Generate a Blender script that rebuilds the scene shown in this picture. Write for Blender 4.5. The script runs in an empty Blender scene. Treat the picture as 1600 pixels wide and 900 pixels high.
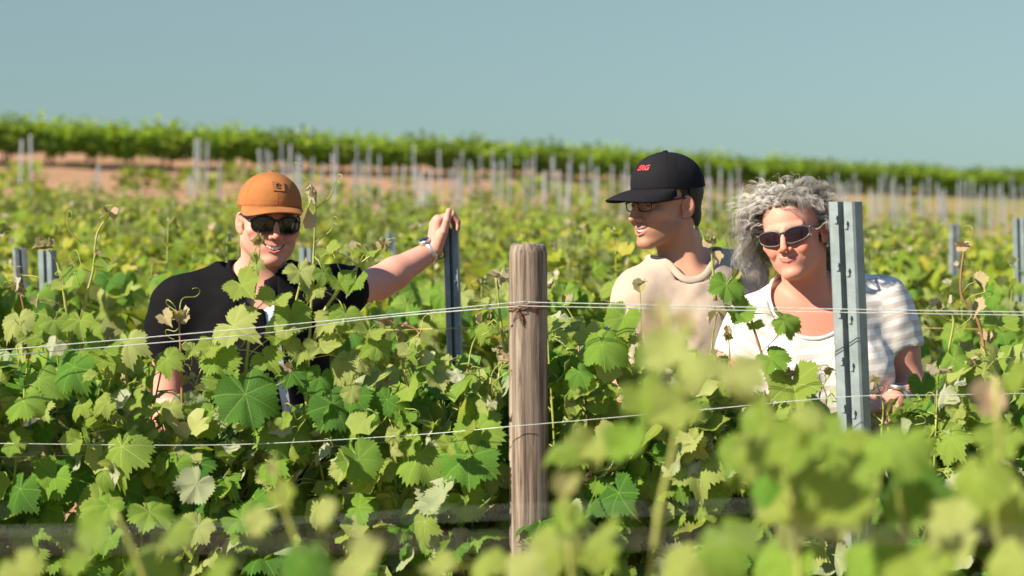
import bpy, bmesh, math, random
import numpy as np
from mathutils import Vector, Matrix, Euler
R = math.radians
random.seed(11); rng = np.random.default_rng(11)
S = bpy.context.scene
C = S.collection

# ------------------------------------------------------------------ camera, sky, sun, exposure
FPX = 85/36*1600.0
PITCH = math.atan(120/FPX)
EYE = Vector((0, 0, 1.62))
cam_d = bpy.data.cameras.new('camera'); cam = bpy.data.objects.new('camera', cam_d); C.objects.link(cam)
cam.location = EYE; cam.rotation_euler = (R(90)-PITCH, 0, 0)
cam_d.lens = 85; cam_d.sensor_width = 36; cam_d.clip_start = 0.1; cam_d.clip_end = 6000
cam_d.dof.use_dof = True; cam_d.dof.focus_distance = 6.0; cam_d.dof.aperture_fstop = 4.2
S.camera = cam

SUN_EL, SUN_AZ = 36.0, 238.0            # azimuth clockwise from +Y: sun to the left, behind the camera
w = bpy.data.worlds.new('World'); S.world = w; w.use_nodes = True
nt = w.node_tree; bg = nt.nodes['Background']
sky = nt.nodes.new('ShaderNodeTexSky'); sky.sky_type = 'NISHITA'; sky.sun_disc = False
sky.sun_elevation = R(SUN_EL); sky.sun_rotation = R(SUN_AZ)
sky.air_density = 1.0; sky.dust_density = 0.0; sky.ozone_density = 2.0
tint = nt.nodes.new('ShaderNodeMix'); tint.data_type = 'RGBA'; tint.blend_type = 'MULTIPLY'
tint.inputs[0].default_value = 1.0
nt.links.new(sky.outputs[0], tint.inputs[6]); tint.inputs[7].default_value = (0.98, 1.0, 1.02, 1)
tc_ = nt.nodes.new('ShaderNodeTexCoord'); sx_ = nt.nodes.new('ShaderNodeSeparateXYZ'); nt.links.new(tc_.outputs['Generated'], sx_.inputs[0])
rp_ = nt.nodes.new('ShaderNodeValToRGB'); nt.links.new(sx_.outputs[2], rp_.inputs[0]); e_ = rp_.color_ramp.elements
e_[0].position = 0.0; e_[0].color = (0.187, 0.288, 0.392, 1); e_[1].position = 0.5; e_[1].color = (0.92, 0.95, 0.93, 1); e_.new(0.087).color = (0.362, 0.392, 0.38, 1)
t2_ = nt.nodes.new('ShaderNodeMix'); t2_.data_type = 'RGBA'; t2_.blend_type = 'MULTIPLY'; t2_.inputs[0].default_value = 1.0
nt.links.new(tint.outputs[2], t2_.inputs[6]); nt.links.new(rp_.outputs[0], t2_.inputs[7])
nt.links.new(t2_.outputs[2], bg.inputs[0]); bg.inputs[1].default_value = 0.09
sun_d = bpy.data.lights.new('sun', 'SUN'); sun = bpy.data.objects.new('sun', sun_d); C.objects.link(sun)
sun_d.energy = 5.0; sun_d.angle = R(0.5); sun_d.color = (1.0, 0.88, 0.70)
_a = R(SUN_AZ); _e = R(SUN_EL)
TO_SUN = Vector((math.sin(_a)*math.cos(_e), math.cos(_a)*math.cos(_e), math.sin(_e)))
sun.rotation_euler = TO_SUN.to_track_quat('Z', 'Y').to_euler()
S.view_settings.view_transform = 'Standard'; S.view_settings.look = 'None'
S.view_settings.exposure = 1.08; S.view_settings.gamma = 1.0
S.render.engine = 'CYCLES'
cy = S.cycles
cy.use_denoising = True
try: cy.denoiser = 'OPENIMAGEDENOISE'
except Exception: pass
cy.max_bounces = 6; cy.diffuse_bounces = 3; cy.glossy_bounces = 3; cy.transmission_bounces = 5; cy.transparent_max_bounces = 8
cy.caustics_reflective = False; cy.caustics_refractive = False

# ------------------------------------------------------------------ helpers
def P(px, py, Y):
    """photo pixel + distance -> point in the place"""
    x = (px-800)/FPX; z = (450-py)/FPX
    d = Vector((x, math.cos(PITCH)+z*math.sin(PITCH), -math.sin(PITCH)+z*math.cos(PITCH)))
    return EYE + d*(Y/d.y)

def tag(o, label=None, cat=None, group=None, kind=None):
    if label: o['label'] = label
    if cat: o['category'] = cat
    if group: o['group'] = group
    if kind: o['kind'] = kind
    return o

def empty(name, loc=(0, 0, 0), rz=0):
    o = bpy.data.objects.new(name, None); C.objects.link(o)
    o.location = loc; o.rotation_euler = (0, 0, rz); o.empty_display_size = 0.05
    return o

def link(name, me, parent=None, mat=None):
    if mat is not None and len(me.materials) == 0: me.materials.append(mat)
    o = bpy.data.objects.new(name, me); C.objects.link(o)
    if parent is not None: o.parent = parent
    return o

def np_mesh(name, V, F, smooth=True):
    """V (n,3), F (m,k) arrays"""
    V = np.asarray(V, dtype=np.float32); F = np.asarray(F, dtype=np.int32)
    me = bpy.data.meshes.new(name)
    m, k = F.shape
    me.vertices.add(len(V)); me.vertices.foreach_set('co', V.ravel())
    me.loops.add(m*k); me.loops.foreach_set('vertex_index', F.ravel())
    me.polygons.add(m)
    me.polygons.foreach_set('loop_start', np.arange(0, m*k, k, dtype=np.int32))
    me.update(calc_edges=True)
    if smooth: me.shade_smooth()
    me.validate(clean_customdata=False)
    return me

class MB:
    """collects verts/faces for ONE mesh"""
    def __init__(s): s.v = []; s.f = []
    def add(s, vs, fs):
        o = len(s.v); s.v += [tuple(v) for v in vs]; s.f += [tuple(i+o for i in f) for f in fs]
    def tube(s, pts, rad, n=6, caps=True):
        pts = [Vector(p) for p in pts]; m = len(pts)
        if not hasattr(rad, '__len__'): rad = [rad]*m
        t0 = (pts[1]-pts[0]).normalized()
        u = t0.orthogonal().normalized(); vs = []; fs = []
        for i in range(m):
            t = (pts[min(i+1, m-1)]-pts[max(i-1, 0)])
            t = t.normalized() if t.length > 1e-9 else t0
            u = (u - t*u.dot(t)); u = u.normalized() if u.length > 1e-6 else t.orthogonal().normalized()
            b = t.cross(u)
            for k in range(n):
                a = 2*math.pi*k/n
                vs.append(pts[i] + (u*math.cos(a)+b*math.sin(a))*rad[i])
        for i in range(m-1):
            for k in range(n):
                fs.append((i*n+k, i*n+(k+1) % n, (i+1)*n+(k+1) % n, (i+1)*n+k))
        if caps:
            fs.append(tuple(range(n-1, -1, -1))); fs.append(tuple((m-1)*n+k for k in range(n)))
        s.add(vs, fs)
    def box(s, c, h, rot=None):
        c = Vector(c); vs = []
        for z in (-1, 1):
            for x, y in ((-1, -1), (1, -1), (1, 1), (-1, 1)):
                v = Vector((x*h[0], y*h[1], z*h[2]))
                vs.append(c+(rot @ v if rot is not None else v))
        s.add(vs, [(3, 2, 1, 0), (4, 5, 6, 7), (0, 1, 5, 4), (1, 2, 6, 5), (2, 3, 7, 6), (3, 0, 4, 7)])
    def mesh(s, name, smooth=True):
        me = bpy.data.meshes.new(name); me.from_pydata(s.v, [], s.f); me.update()
        if smooth: me.shade_smooth()
        return me
    def build(s, name, mat, parent=None, smooth=True):
        return link(name, s.mesh(name, smooth), parent, mat)

def smooth_path(pts, n=6):
    """Catmull-Rom through pts"""
    pts = [Vector(p) for p in pts]; out = []
    q = [2*pts[0]-pts[1]]+pts+[2*pts[-1]-pts[-2]]
    for i in range(1, len(q)-2):
        for k in range(n):
            t = k/n; a, b, c, d = q[i-1], q[i], q[i+1], q[i+2]
            out.append(0.5*((2*b)+(c-a)*t+(2*a-5*b+4*c-d)*t*t+(3*b-a-3*c+d)*t**3))
    out.append(pts[-1]); return out

# ------------------------------------------------------------------ materials
def new_mat(name):
    m = bpy.data.materials.new(name); m.use_nodes = True
    return m, m.node_tree, m.node_tree.nodes['Principled BSDF']
def nd(nt, typ, **kw):
    n = nt.nodes.new(typ)
    for k, v in kw.items(): setattr(n, k, v)
    return n
def setin(nt, n, i, v):
    if hasattr(v, 'is_output'): nt.links.new(v, n.inputs[i])
    else: n.inputs[i].default_value = v
def math_n(nt, op, a, b=0.0, c=0.0, clamp=False):
    n = nd(nt, 'ShaderNodeMath', operation=op, use_clamp=clamp)
    setin(nt, n, 0, a); setin(nt, n, 1, b)
    if len(n.inputs) > 2: setin(nt, n, 2, c)
    return n.outputs[0]
def mixc(nt, f, a, b, blend='MIX'):
    n = nd(nt, 'ShaderNodeMix', data_type='RGBA', blend_type=blend)
    setin(nt, n, 0, f); setin(nt, n, 6, a if hasattr(a, 'is_output') else (*a[:3], 1)); setin(nt, n, 7, b if hasattr(b, 'is_output') else (*b[:3], 1))
    return n.outputs[2]
def ramp(nt, f, stops):
    n = nd(nt, 'ShaderNodeValToRGB'); nt.links.new(f, n.inputs[0])
    e = n.color_ramp.elements
    while len(e) < len(stops): e.new(0.5)
    for el, (p, c) in zip(e, stops): el.position = p; el.color = (*c, 1)
    return n.outputs[0]
def noise(nt, scale, detail=4, rough=0.6, vec=None, dist=0.0):
    n = nd(nt, 'ShaderNodeTexNoise'); n.inputs['Scale'].default_value = scale
    n.inputs['Detail'].default_value = detail; n.inputs['Roughness'].default_value = rough
    n.inputs['Distortion'].default_value = dist
    if vec is not None: nt.links.new(vec, n.inputs['Vector'])
    return n.outputs[0]
def coords(nt, scale=(1, 1, 1), kind='Object'):
    t = nd(nt, 'ShaderNodeTexCoord'); m = nd(nt, 'ShaderNodeMapping')
    nt.links.new(t.outputs[kind], m.inputs[0]); m.inputs['Scale'].default_value = scale
    return m.outputs[0]
def bump(nt, h, strength=0.3, dist=0.01):
    b = nd(nt, 'ShaderNodeBump'); b.inputs['Strength'].default_value = strength; b.inputs['Distance'].default_value = dist
    nt.links.new(h, b.inputs['Height']); return b.outputs[0]

def plain(name, col, rough=0.6, metal=0.0, spec=0.5, var=0.25, scale=30, bmp=0.0, bscale=200):
    m, nt, p = new_mat(name)
    v = coords(nt)
    f = noise(nt, scale, 4, 0.6, v)
    d = tuple(c*(1-var) for c in col); l = tuple(min(1, c*(1+var)) for c in col)
    nt.links.new(ramp(nt, f, [(0.3, d), (0.7, l)]), p.inputs['Base Color'])
    p.inputs['Roughness'].default_value = rough; p.inputs['Metallic'].default_value = metal
    p.inputs['Specular IOR Level'].default_value = spec
    if bmp: nt.links.new(bump(nt, noise(nt, bscale, 3, 0.6, v), bmp, 0.004), p.inputs['Normal'])
    return m

def leaf_mat(name, stops, under, transl, tr_fac=0.35, rough=0.42):
    m, nt, p = new_mat(name)
    g = nd(nt, 'ShaderNodeNewGeometry'); oi = nd(nt, 'ShaderNodeObjectInfo')
    r = math_n(nt, 'FRACT', math_n(nt, 'ADD', oi.outputs['Random'], g.outputs['Random Per Island']))
    base = ramp(nt, r, stops)
    uv = nd(nt, 'ShaderNodeUVMap'); sx = nd(nt, 'ShaderNodeSeparateXYZ'); nt.links.new(uv.outputs[0], sx.inputs[0])
    u = math_n(nt, 'MULTIPLY_ADD', sx.outputs[0], 2.0, -1.0); v = math_n(nt, 'MULTIPLY_ADD', sx.outputs[1], 2.0, -1.0)
    th = math_n(nt, 'ARCTAN2', u, v); pp = math_n(nt, 'PINGPONG', th, 0.445)
    rr = math_n(nt, 'SQRT', math_n(nt, 'ADD', math_n(nt, 'MULTIPLY', u, u), math_n(nt, 'MULTIPLY', v, v)))
    ds = math_n(nt, 'MULTIPLY', rr, math_n(nt, 'SINE', pp)); al = math_n(nt, 'MULTIPLY', rr, math_n(nt, 'COSINE', pp))
    main = math_n(nt, 'SUBTRACT', 1.0, math_n(nt, 'DIVIDE', ds, 0.022), clamp=True)
    sec = math_n(nt, 'PINGPONG', math_n(nt, 'MULTIPLY_ADD', ds, -0.9, al), 0.055)
    sec = math_n(nt, 'MULTIPLY', math_n(nt, 'SUBTRACT', 1.0, math_n(nt, 'DIVIDE', sec, 0.012), clamp=True), 0.55)
    vein = math_n(nt, 'MAXIMUM', main, sec)
    co = coords(nt)
    n1 = noise(nt, 60, 3, 0.6, co)
    base = mixc(nt, math_n(nt, 'MULTIPLY', vein, 0.45), base, tuple(min(1, c*1.5+0.06) for c in stops[-1][1]))
    base = mixc(nt, math_n(nt, 'MULTIPLY', n1, 0.22), base, mixc(nt, 1.0, base, (0.45, 0.55, 0.35), 'MULTIPLY'))
    spot = math_n(nt, 'MULTIPLY', math_n(nt, 'SUBTRACT', noise(nt, 38, 3, 0.7, co), math_n(nt, 'MULTIPLY_ADD', r, 0.16, 0.66)), 14, clamp=True)
    base = mixc(nt, math_n(nt, 'MULTIPLY', spot, 0.6), base, (0.22, 0.17, 0.05))
    und = mixc(nt, math_n(nt, 'MULTIPLY', vein, 0.4), under, tuple(min(1, c*1.3) for c in under))
    col = mixc(nt, g.outputs['Backfacing'], base, und)
    nt.links.new(col, p.inputs['Base Color'])
    p.inputs['Roughness'].default_value = rough; p.inputs['Specular IOR Level'].default_value = 0.22
    hgt = math_n(nt, 'ADD', math_n(nt, 'MULTIPLY', vein, -0.6), math_n(nt, 'MULTIPLY', noise(nt, 110, 2, 0.5, co), 0.8))
    nt.links.new(bump(nt, hgt, 0.55, 0.004), p.inputs['Normal'])
    tr = nd(nt, 'ShaderNodeBsdfTranslucent'); tr.inputs[0].default_value = (*transl, 1)
    mx = nd(nt, 'ShaderNodeMixShader'); mx.inputs[0].default_value = tr_fac
    nt.links.new(p.outputs[0], mx.inputs[1]); nt.links.new(tr.outputs[0], mx.inputs[2])
    nt.links.new(mx.outputs[0], nt.nodes['Material Output'].inputs[0])
    return m

M = {}
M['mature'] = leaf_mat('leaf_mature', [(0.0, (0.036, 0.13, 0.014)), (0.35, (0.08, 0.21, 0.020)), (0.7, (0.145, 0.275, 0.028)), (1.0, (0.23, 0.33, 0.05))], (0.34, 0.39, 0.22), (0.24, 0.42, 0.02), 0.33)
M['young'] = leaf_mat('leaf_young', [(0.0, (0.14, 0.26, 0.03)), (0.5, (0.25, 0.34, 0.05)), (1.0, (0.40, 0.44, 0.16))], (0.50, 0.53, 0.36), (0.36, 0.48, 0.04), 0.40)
M['tip'] = leaf_mat('leaf_tip', [(0.0, (0.30, 0.32, 0.10)), (0.5, (0.46, 0.38, 0.22)), (1.0, (0.52, 0.37, 0.27))], (0.48, 0.44, 0.32), (0.42, 0.40, 0.10), 0.3, 0.6)
M['far'] = leaf_mat('leaf_far', [(0.0, (0.07, 0.15, 0.014)), (0.4, (0.15, 0.26, 0.018)), (0.75, (0.28, 0.35, 0.026)), (1.0, (0.44, 0.37, 0.06))], (0.22, 0.26, 0.10), (0.36, 0.44, 0.03), 0.40)
M['hedge'] = leaf_mat('leaf_hedge', [(0.0, (0.10, 0.20, 0.014)), (0.5, (0.21, 0.33, 0.02)), (1.0, (0.36, 0.44, 0.03))], (0.20, 0.26, 0.06), (0.32, 0.48, 0.02), 0.36)
M['shoot'] = plain('shoot_green', (0.26, 0.30, 0.06), 0.5, var=0.35, scale=18)
M['shoot_red'] = plain('shoot_red', (0.24, 0.13, 0.06), 0.55, var=0.35, scale=18)
M['bark'] = plain('vine_bark', (0.11, 0.075, 0.05), 0.9, var=0.5, scale=60, bmp=0.9, bscale=90)
M['steel'] = plain('galvanised_steel', (0.195, 0.245, 0.255), 0.55, 0.2, var=0.2, scale=24, bmp=0.12, bscale=160)
M['steel_dark'] = plain('weathered_steel', (0.24, 0.27, 0.28), 0.55, 0.35, var=0.3, scale=22, bmp=0.15, bscale=160)
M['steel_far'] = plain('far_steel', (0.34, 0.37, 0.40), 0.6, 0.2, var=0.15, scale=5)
M['wire'] = plain('wire_steel', (0.50, 0.56, 0.52), 0.45, 0.2, var=0.2, scale=90)
M['wire_yellow'] = plain('wire_straw', (0.62, 0.52, 0.14), 0.5, 0.0, var=0.15, scale=40)
M['wire_thick'] = plain('wire_brown', (0.24, 0.20, 0.17), 0.6, 0.0, var=0.25, scale=40)
M['rust'] = plain('rusty_iron', (0.16, 0.085, 0.05), 0.8, 0.2, var=0.4, scale=120)

# ------------------------------------------------------------------ ground
HEDGE = lambda u: 65.5/(0.698-0.2117*u)
def tri(u, a, b, c):
    return b+(c-b)*u if u >= 0 else b+(b-a)*u
def ground_z(x, y):
    if y <= 9: return 0.012*math.sin(x*2.1+y)+0.0
    u = max(-1.5, min(1.5, x/(y*0.2117)))
    z34 = tri(u, 0.64, 0.28, -0.08); zh = tri(u, 2.99, 2.86, 2.30); dh = HEDGE(u)
    if y <= 34:
        t = (y-9)/25; return z34*(t*t*0.35+t*0.65)
    if y <= dh:
        t = (y-34)/(dh-34); return z34+(zh-z34)*t
    t = y-dh
    return zh+0.09*min(t, 9)-max(0, t-12)*0.03
ys = np.concatenate([np.linspace(-30, 8, 12), np.linspace(9, 34, 26), np.linspace(35, 150, 90), np.linspace(155, 400, 24), np.linspace(450, 2500, 12)])
gv = []; NX = 81
for y in ys:
    half = max(30, abs(y)*0.6)
    for i in range(NX):
        x = (i/(NX-1)*2-1)*half
        z = ground_z(x, y) if y < 400 else ground_z(x*0.2, 400)-0.0*y
        if 33 < y < 150: z += 0.05*math.sin(x*1.3+y*0.7)*math.sin(y*0.9-x*0.4)
        gv.append((x, y, z))
gf = [(j*NX+i, j*NX+i+1, (j+1)*NX+i+1, (j+1)*NX+i) for j in range(len(ys)-1) for i in range(NX-1)]
m, nt_, p_ = new_mat('soil')
v_ = coords(nt_)
n1 = noise(nt_, 0.55, 6, 0.65, v_, 0.4); n2 = noise(nt_, 9, 5, 0.7, v_)
soil = ramp(nt_, n2, [(0.25, (0.22, 0.12, 0.075)), (0.5, (0.40, 0.235, 0.15)), (0.75, (0.52, 0.35, 0.23))])
weed = ramp(nt_, n2, [(0.3, (0.13, 0.15, 0.03)), (0.7, (0.34, 0.28, 0.10))])
_sx = nd(nt_, 'ShaderNodeSeparateXYZ'); nt_.links.new(v_, _sx.inputs[0])
mk = math_n(nt_, 'MULTIPLY', math_n(nt_, 'SUBTRACT', math_n(nt_, 'MULTIPLY_ADD', _sx.outputs[0], 0.006, n1), 0.49), 7.0, clamp=True)
nt_.links.new(mixc(nt_, mk, soil, weed), p_.inputs['Base Color']); p_.inputs['Roughness'].default_value = 1.0; p_.inputs['Specular IOR Level'].default_value = 0.0
nt_.links.new(bump(nt_, n2, 0.8, 0.05), p_.inputs['Normal'])
tag(link('ground', np_mesh('ground', gv, gf), None, m), kind='structure')

# ------------------------------------------------------------------ leaves
KEYS = [(0, 1.0), (13, .93), (25, .83), (38, .91), (51, .97), (64, .90), (77, .81), (90, .84), (103, .87), (116, .80), (128, .74), (142, .74), (154, .70), (166, .50), (174, .24), (180, .07)]
def leaf_arrays(seed, n=72, fold=0.15, droop=0.25, wave=0.08, narrow=1.0, lobes=1.0, curl=0.0, tw=0.0):
    r_ = random.Random(seed); V = [(0, 0, 0)]
    ph = r_.uniform(0, 6.28); ph2 = r_.uniform(0, 6.28); ph3 = r_.uniform(0, 6.28)
    lob = [r_.uniform(0.90, 1.06) for _ in range(2)]
    def rad(deg):
        a = abs(deg)
        for (a0, r0), (a1, r1) in zip(KEYS, KEYS[1:]):
            if a0 <= a <= a1: r = r0+(r1-r0)*(a-a0)/(a1-a0); break
        if a < 158: r = 0.86+(r-0.86)*lobes
        return r*(lob[0] if deg > 0 else lob[1])
    def pt(deg, r):
        t = R(deg); x = r*math.sin(t)*narrow; y = r*math.cos(t)
        pp = abs(((deg+25.5) % 51)-25.5)/25.5
        z = fold*abs(x) - droop*(x*x*0.7+y*abs(y)*0.6) + wave*math.sin(3*t+ph)*r*r + 0.05*r*r*math.sin(7*t+ph2) + tw*x*y
        z += 0.10*r*pp*(1-0.55*r) - curl*max(0, r-0.45)**2*(0.6+0.8*math.sin(2*t+ph3)) - 0.10*(1-pp)*max(0, r-0.6)
        return (x, y, z)
    inner = n//2
    ring0 = [pt(-180+360*i/inner, rad(-180+360*i/inner)*0.33) for i in range(inner)]
    ring1 = [pt(-180+360*i/inner, rad(-180+360*i/inner)*0.70) for i in range(inner)]
    ring2 = []
    for i in range(n):
        dg = -180+360*i/n; k = 1+(0.06 if i % 2 == 0 else -0.055)*r_.uniform(0.5, 1.4)+(0.03 if i % 6 == 0 else 0)
        if abs(dg) > 172: k = 1
        ring2.append(pt(dg+r_.uniform(-.8, .8), rad(dg)*k))
    V += ring0+ring1+ring2; F = []
    for i in range(inner):
        j = (i+1) % inner
        F.append((0, 1+j, 1+i))
        F += [(1+i, 1+j, 1+inner+j), (1+i, 1+inner+j, 1+inner+i)]
        a, b = 1+inner+i, 1+inner+j; o = 1+2*inner
        c0, c1, c2 = o+2*i, o+2*i+1, o+(2*i+2) % n
        F += [(a, c1, c0), (a, b, c1), (b, c2, c1)]
    F = [f if True else f for f in F]
    return np.array(V, dtype=np.float32), np.array(F, dtype=np.int32)
def leaf_simple(seed, n=14):
    r_ = random.Random(seed)
    degs = [-172, -154, -128, -103, -77, -51, -25, 0, 25, 51, 77, 103, 128, 154, 172]
    kd = dict(KEYS); kd[172] = 0.25
    V = [(0, 0, 0)]; f = r_.uniform(0.05, 0.25); dr = r_.uniform(0.1, 0.4); ph = r_.uniform(0, 6)
    for d in degs:
        r = kd[abs(d)]; t = R(d); x = r*math.sin(t); y = r*math.cos(t)
        V.append((x, y, f*abs(x)-dr*y*abs(y)*.6+0.1*math.sin(3*t+ph)*r))
    F = [(0, i+2, i+1) for i in range(len(degs)-1)]
    return np.array(V, dtype=np.float32), np.array(F, dtype=np.int32)
def set_uv(me, V2):
    uvl = me.uv_layers.new(name='UVMap')
    li = np.zeros(len(me.loops), dtype=np.int32); me.loops.foreach_get('vertex_index', li)
    uvl.data.foreach_set('uv', (V2[li]*0.5+0.5).astype(np.float32).ravel())
def leaf_mesh(name, mat, *a, **k):
    V, F = leaf_arrays(*a, **k)
    me = np_mesh(name, V, F); set_uv(me, V[:, :2]); me.materials.append(mat); return me
_lm = lambda m, i, **k: leaf_mesh('leaf', M[m], i, **k)
LEAF = {
 'mature': [_lm('mature', 1, fold=.12, droop=.25, wave=.10, curl=.3), _lm('mature', 2, fold=.35, droop=.45, wave=.12, curl=.5, tw=.15), _lm('mature', 3, fold=-.15, droop=.30, wave=.16, curl=.7, lobes=.7),
            _lm('mature', 4, fold=.5, droop=.6, wave=.08, curl=.2), _lm('mature', 5, fold=.05, droop=.7, wave=.14, lobes=1.2, curl=.4, tw=-.25), _lm('mature', 15, fold=-.30, droop=.2, wave=.15, curl=.9),
            _lm('mature', 16, fold=.25, droop=-.2, wave=.2, curl=-.6, lobes=1.1), _lm('mature', 17, fold=.0, droop=.5, wave=.2, curl=1.1, tw=.2)],
 'young': [_lm('young', 6, fold=.4, droop=.3, wave=.12, lobes=1.7, curl=.5), _lm('young', 7, fold=.7, droop=.4, wave=.14, lobes=1.5), _lm('young', 8, fold=.2, droop=.6, wave=.2, lobes=1.8, curl=.6, tw=.3),
           _lm('young', 9, fold=-.3, droop=.4, wave=.16, lobes=1.3, curl=1.0), _lm('young', 18, fold=.3, droop=-.3, wave=.2, lobes=1.6, curl=-.9)],
 'tip': [_lm('tip', 10, n=36, fold=.9, droop=.1, wave=.1, narrow=.8, lobes=1.9), _lm('tip', 12, n=36, fold=1.4, droop=-.3, wave=.15, narrow=.6, lobes=1.7)],
}
SIMPLE = [leaf_simple(i) for i in range(8)]
def basis(n, t, roll=0.0):
    n = Vector(n).normalized(); t = Vector(t); t = t-n*t.dot(n)
    if t.length < 1e-4: t = n.orthogonal()
    t.normalize()
    if roll: t = Matrix.Rotation(roll, 3, n) @ t
    x = t.cross(n)
    return Matrix((x, t, n)).transposed()
def leaf_obj(parent, kind, loc, size, n, t=(0, 0, -1), roll=0.0, rnd=random, pre=None):
    me = rnd.choice(LEAF[kind])
    o = bpy.data.objects.new('leaf', me); C.objects.link(o); o.parent = parent
    if pre is not None:
        o.matrix_local = pre @ Matrix.Translation(Vector(loc)) @ basis(n, t, roll).to_4x4() @ Matrix.Scale(size/1.5, 4); return o
    o.matrix_local = Matrix.Translation(Vector(loc)-(parent.location if parent else Vector())) @ basis(n, t, roll).to_4x4() @ Matrix.Scale(size/1.5, 4)
    return o
def rvec(s=1.0, rnd=random): return Vector((rnd.gauss(0, s), rnd.gauss(0, s), rnd.gauss(0, s)))
def leaf_pile(name, items, mat, parent):
    """items: (loc, size, n, t) -> ONE stuff mesh of many small leaves"""
    Vs, Fs, U = [], [], []; o = 0
    for (loc, size, n, t) in items:
        V, F = SIMPLE[random.randrange(8)]
        B = np.array(basis(n, t), dtype=np.float32)
        Vs.append((V*(size/1.5)) @ B.T+np.array(loc, dtype=np.float32)); Fs.append(F+o); U.append(V[:, :2]); o += len(V)
    me = np_mesh(name, np.concatenate(Vs), np.concatenate(Fs)); set_uv(me, np.concatenate(U)); me.materials.append(mat)
    ob = link(name, me, parent); ob['kind'] = 'stuff'
    return ob

# ------------------------------------------------------------------ implicit surfaces for people
def smin(a, b, k):
    h = np.clip(0.5+0.5*(b-a)/k, 0, 1); return b*(1-h)+a*h-k*h*(1-h)
def smax(a, b, k): return -smin(-a, -b, k)
def ell(p, c, r):
    q = p-np.array(c, dtype=np.float32); r = np.array(r, dtype=np.float32)
    k0 = np.sqrt(((q/r)**2).sum(1)); k1 = np.sqrt(((q/(r*r))**2).sum(1))
    return k0*(k0-1)/np.maximum(k1, 1e-6)
def sph(p, c, r): return np.sqrt(((p-np.array(c, dtype=np.float32))**2).sum(1))-r
def cone(p, a, b, ra, rb):
    a = np.array(a, dtype=np.float32); b = np.array(b, dtype=np.float32); ab = b-a
    t = np.clip(((p-a) @ ab)/max(float(ab @ ab), 1e-12), 0, 1)
    return np.sqrt((((p-a)-t[:, None]*ab)**2).sum(1))-(ra+(rb-ra)*t)
def axis(segs):
    """segs: sorted (x0,x1,step) pieces -> coordinates"""
    out = [np.arange(a, b, s) for a, b, s in segs]; return np.concatenate(out).astype(np.float32)
def fine_axis(lo, hi, coarse, fine, ranges):
    xs = [lo]
    while xs[-1] < hi:
        x = xs[-1]; s = coarse
        for a, b in ranges:
            if a-coarse <= x <= b: s = fine
        xs.append(x+s)
    return np.array(xs, dtype=np.float32)
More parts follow.
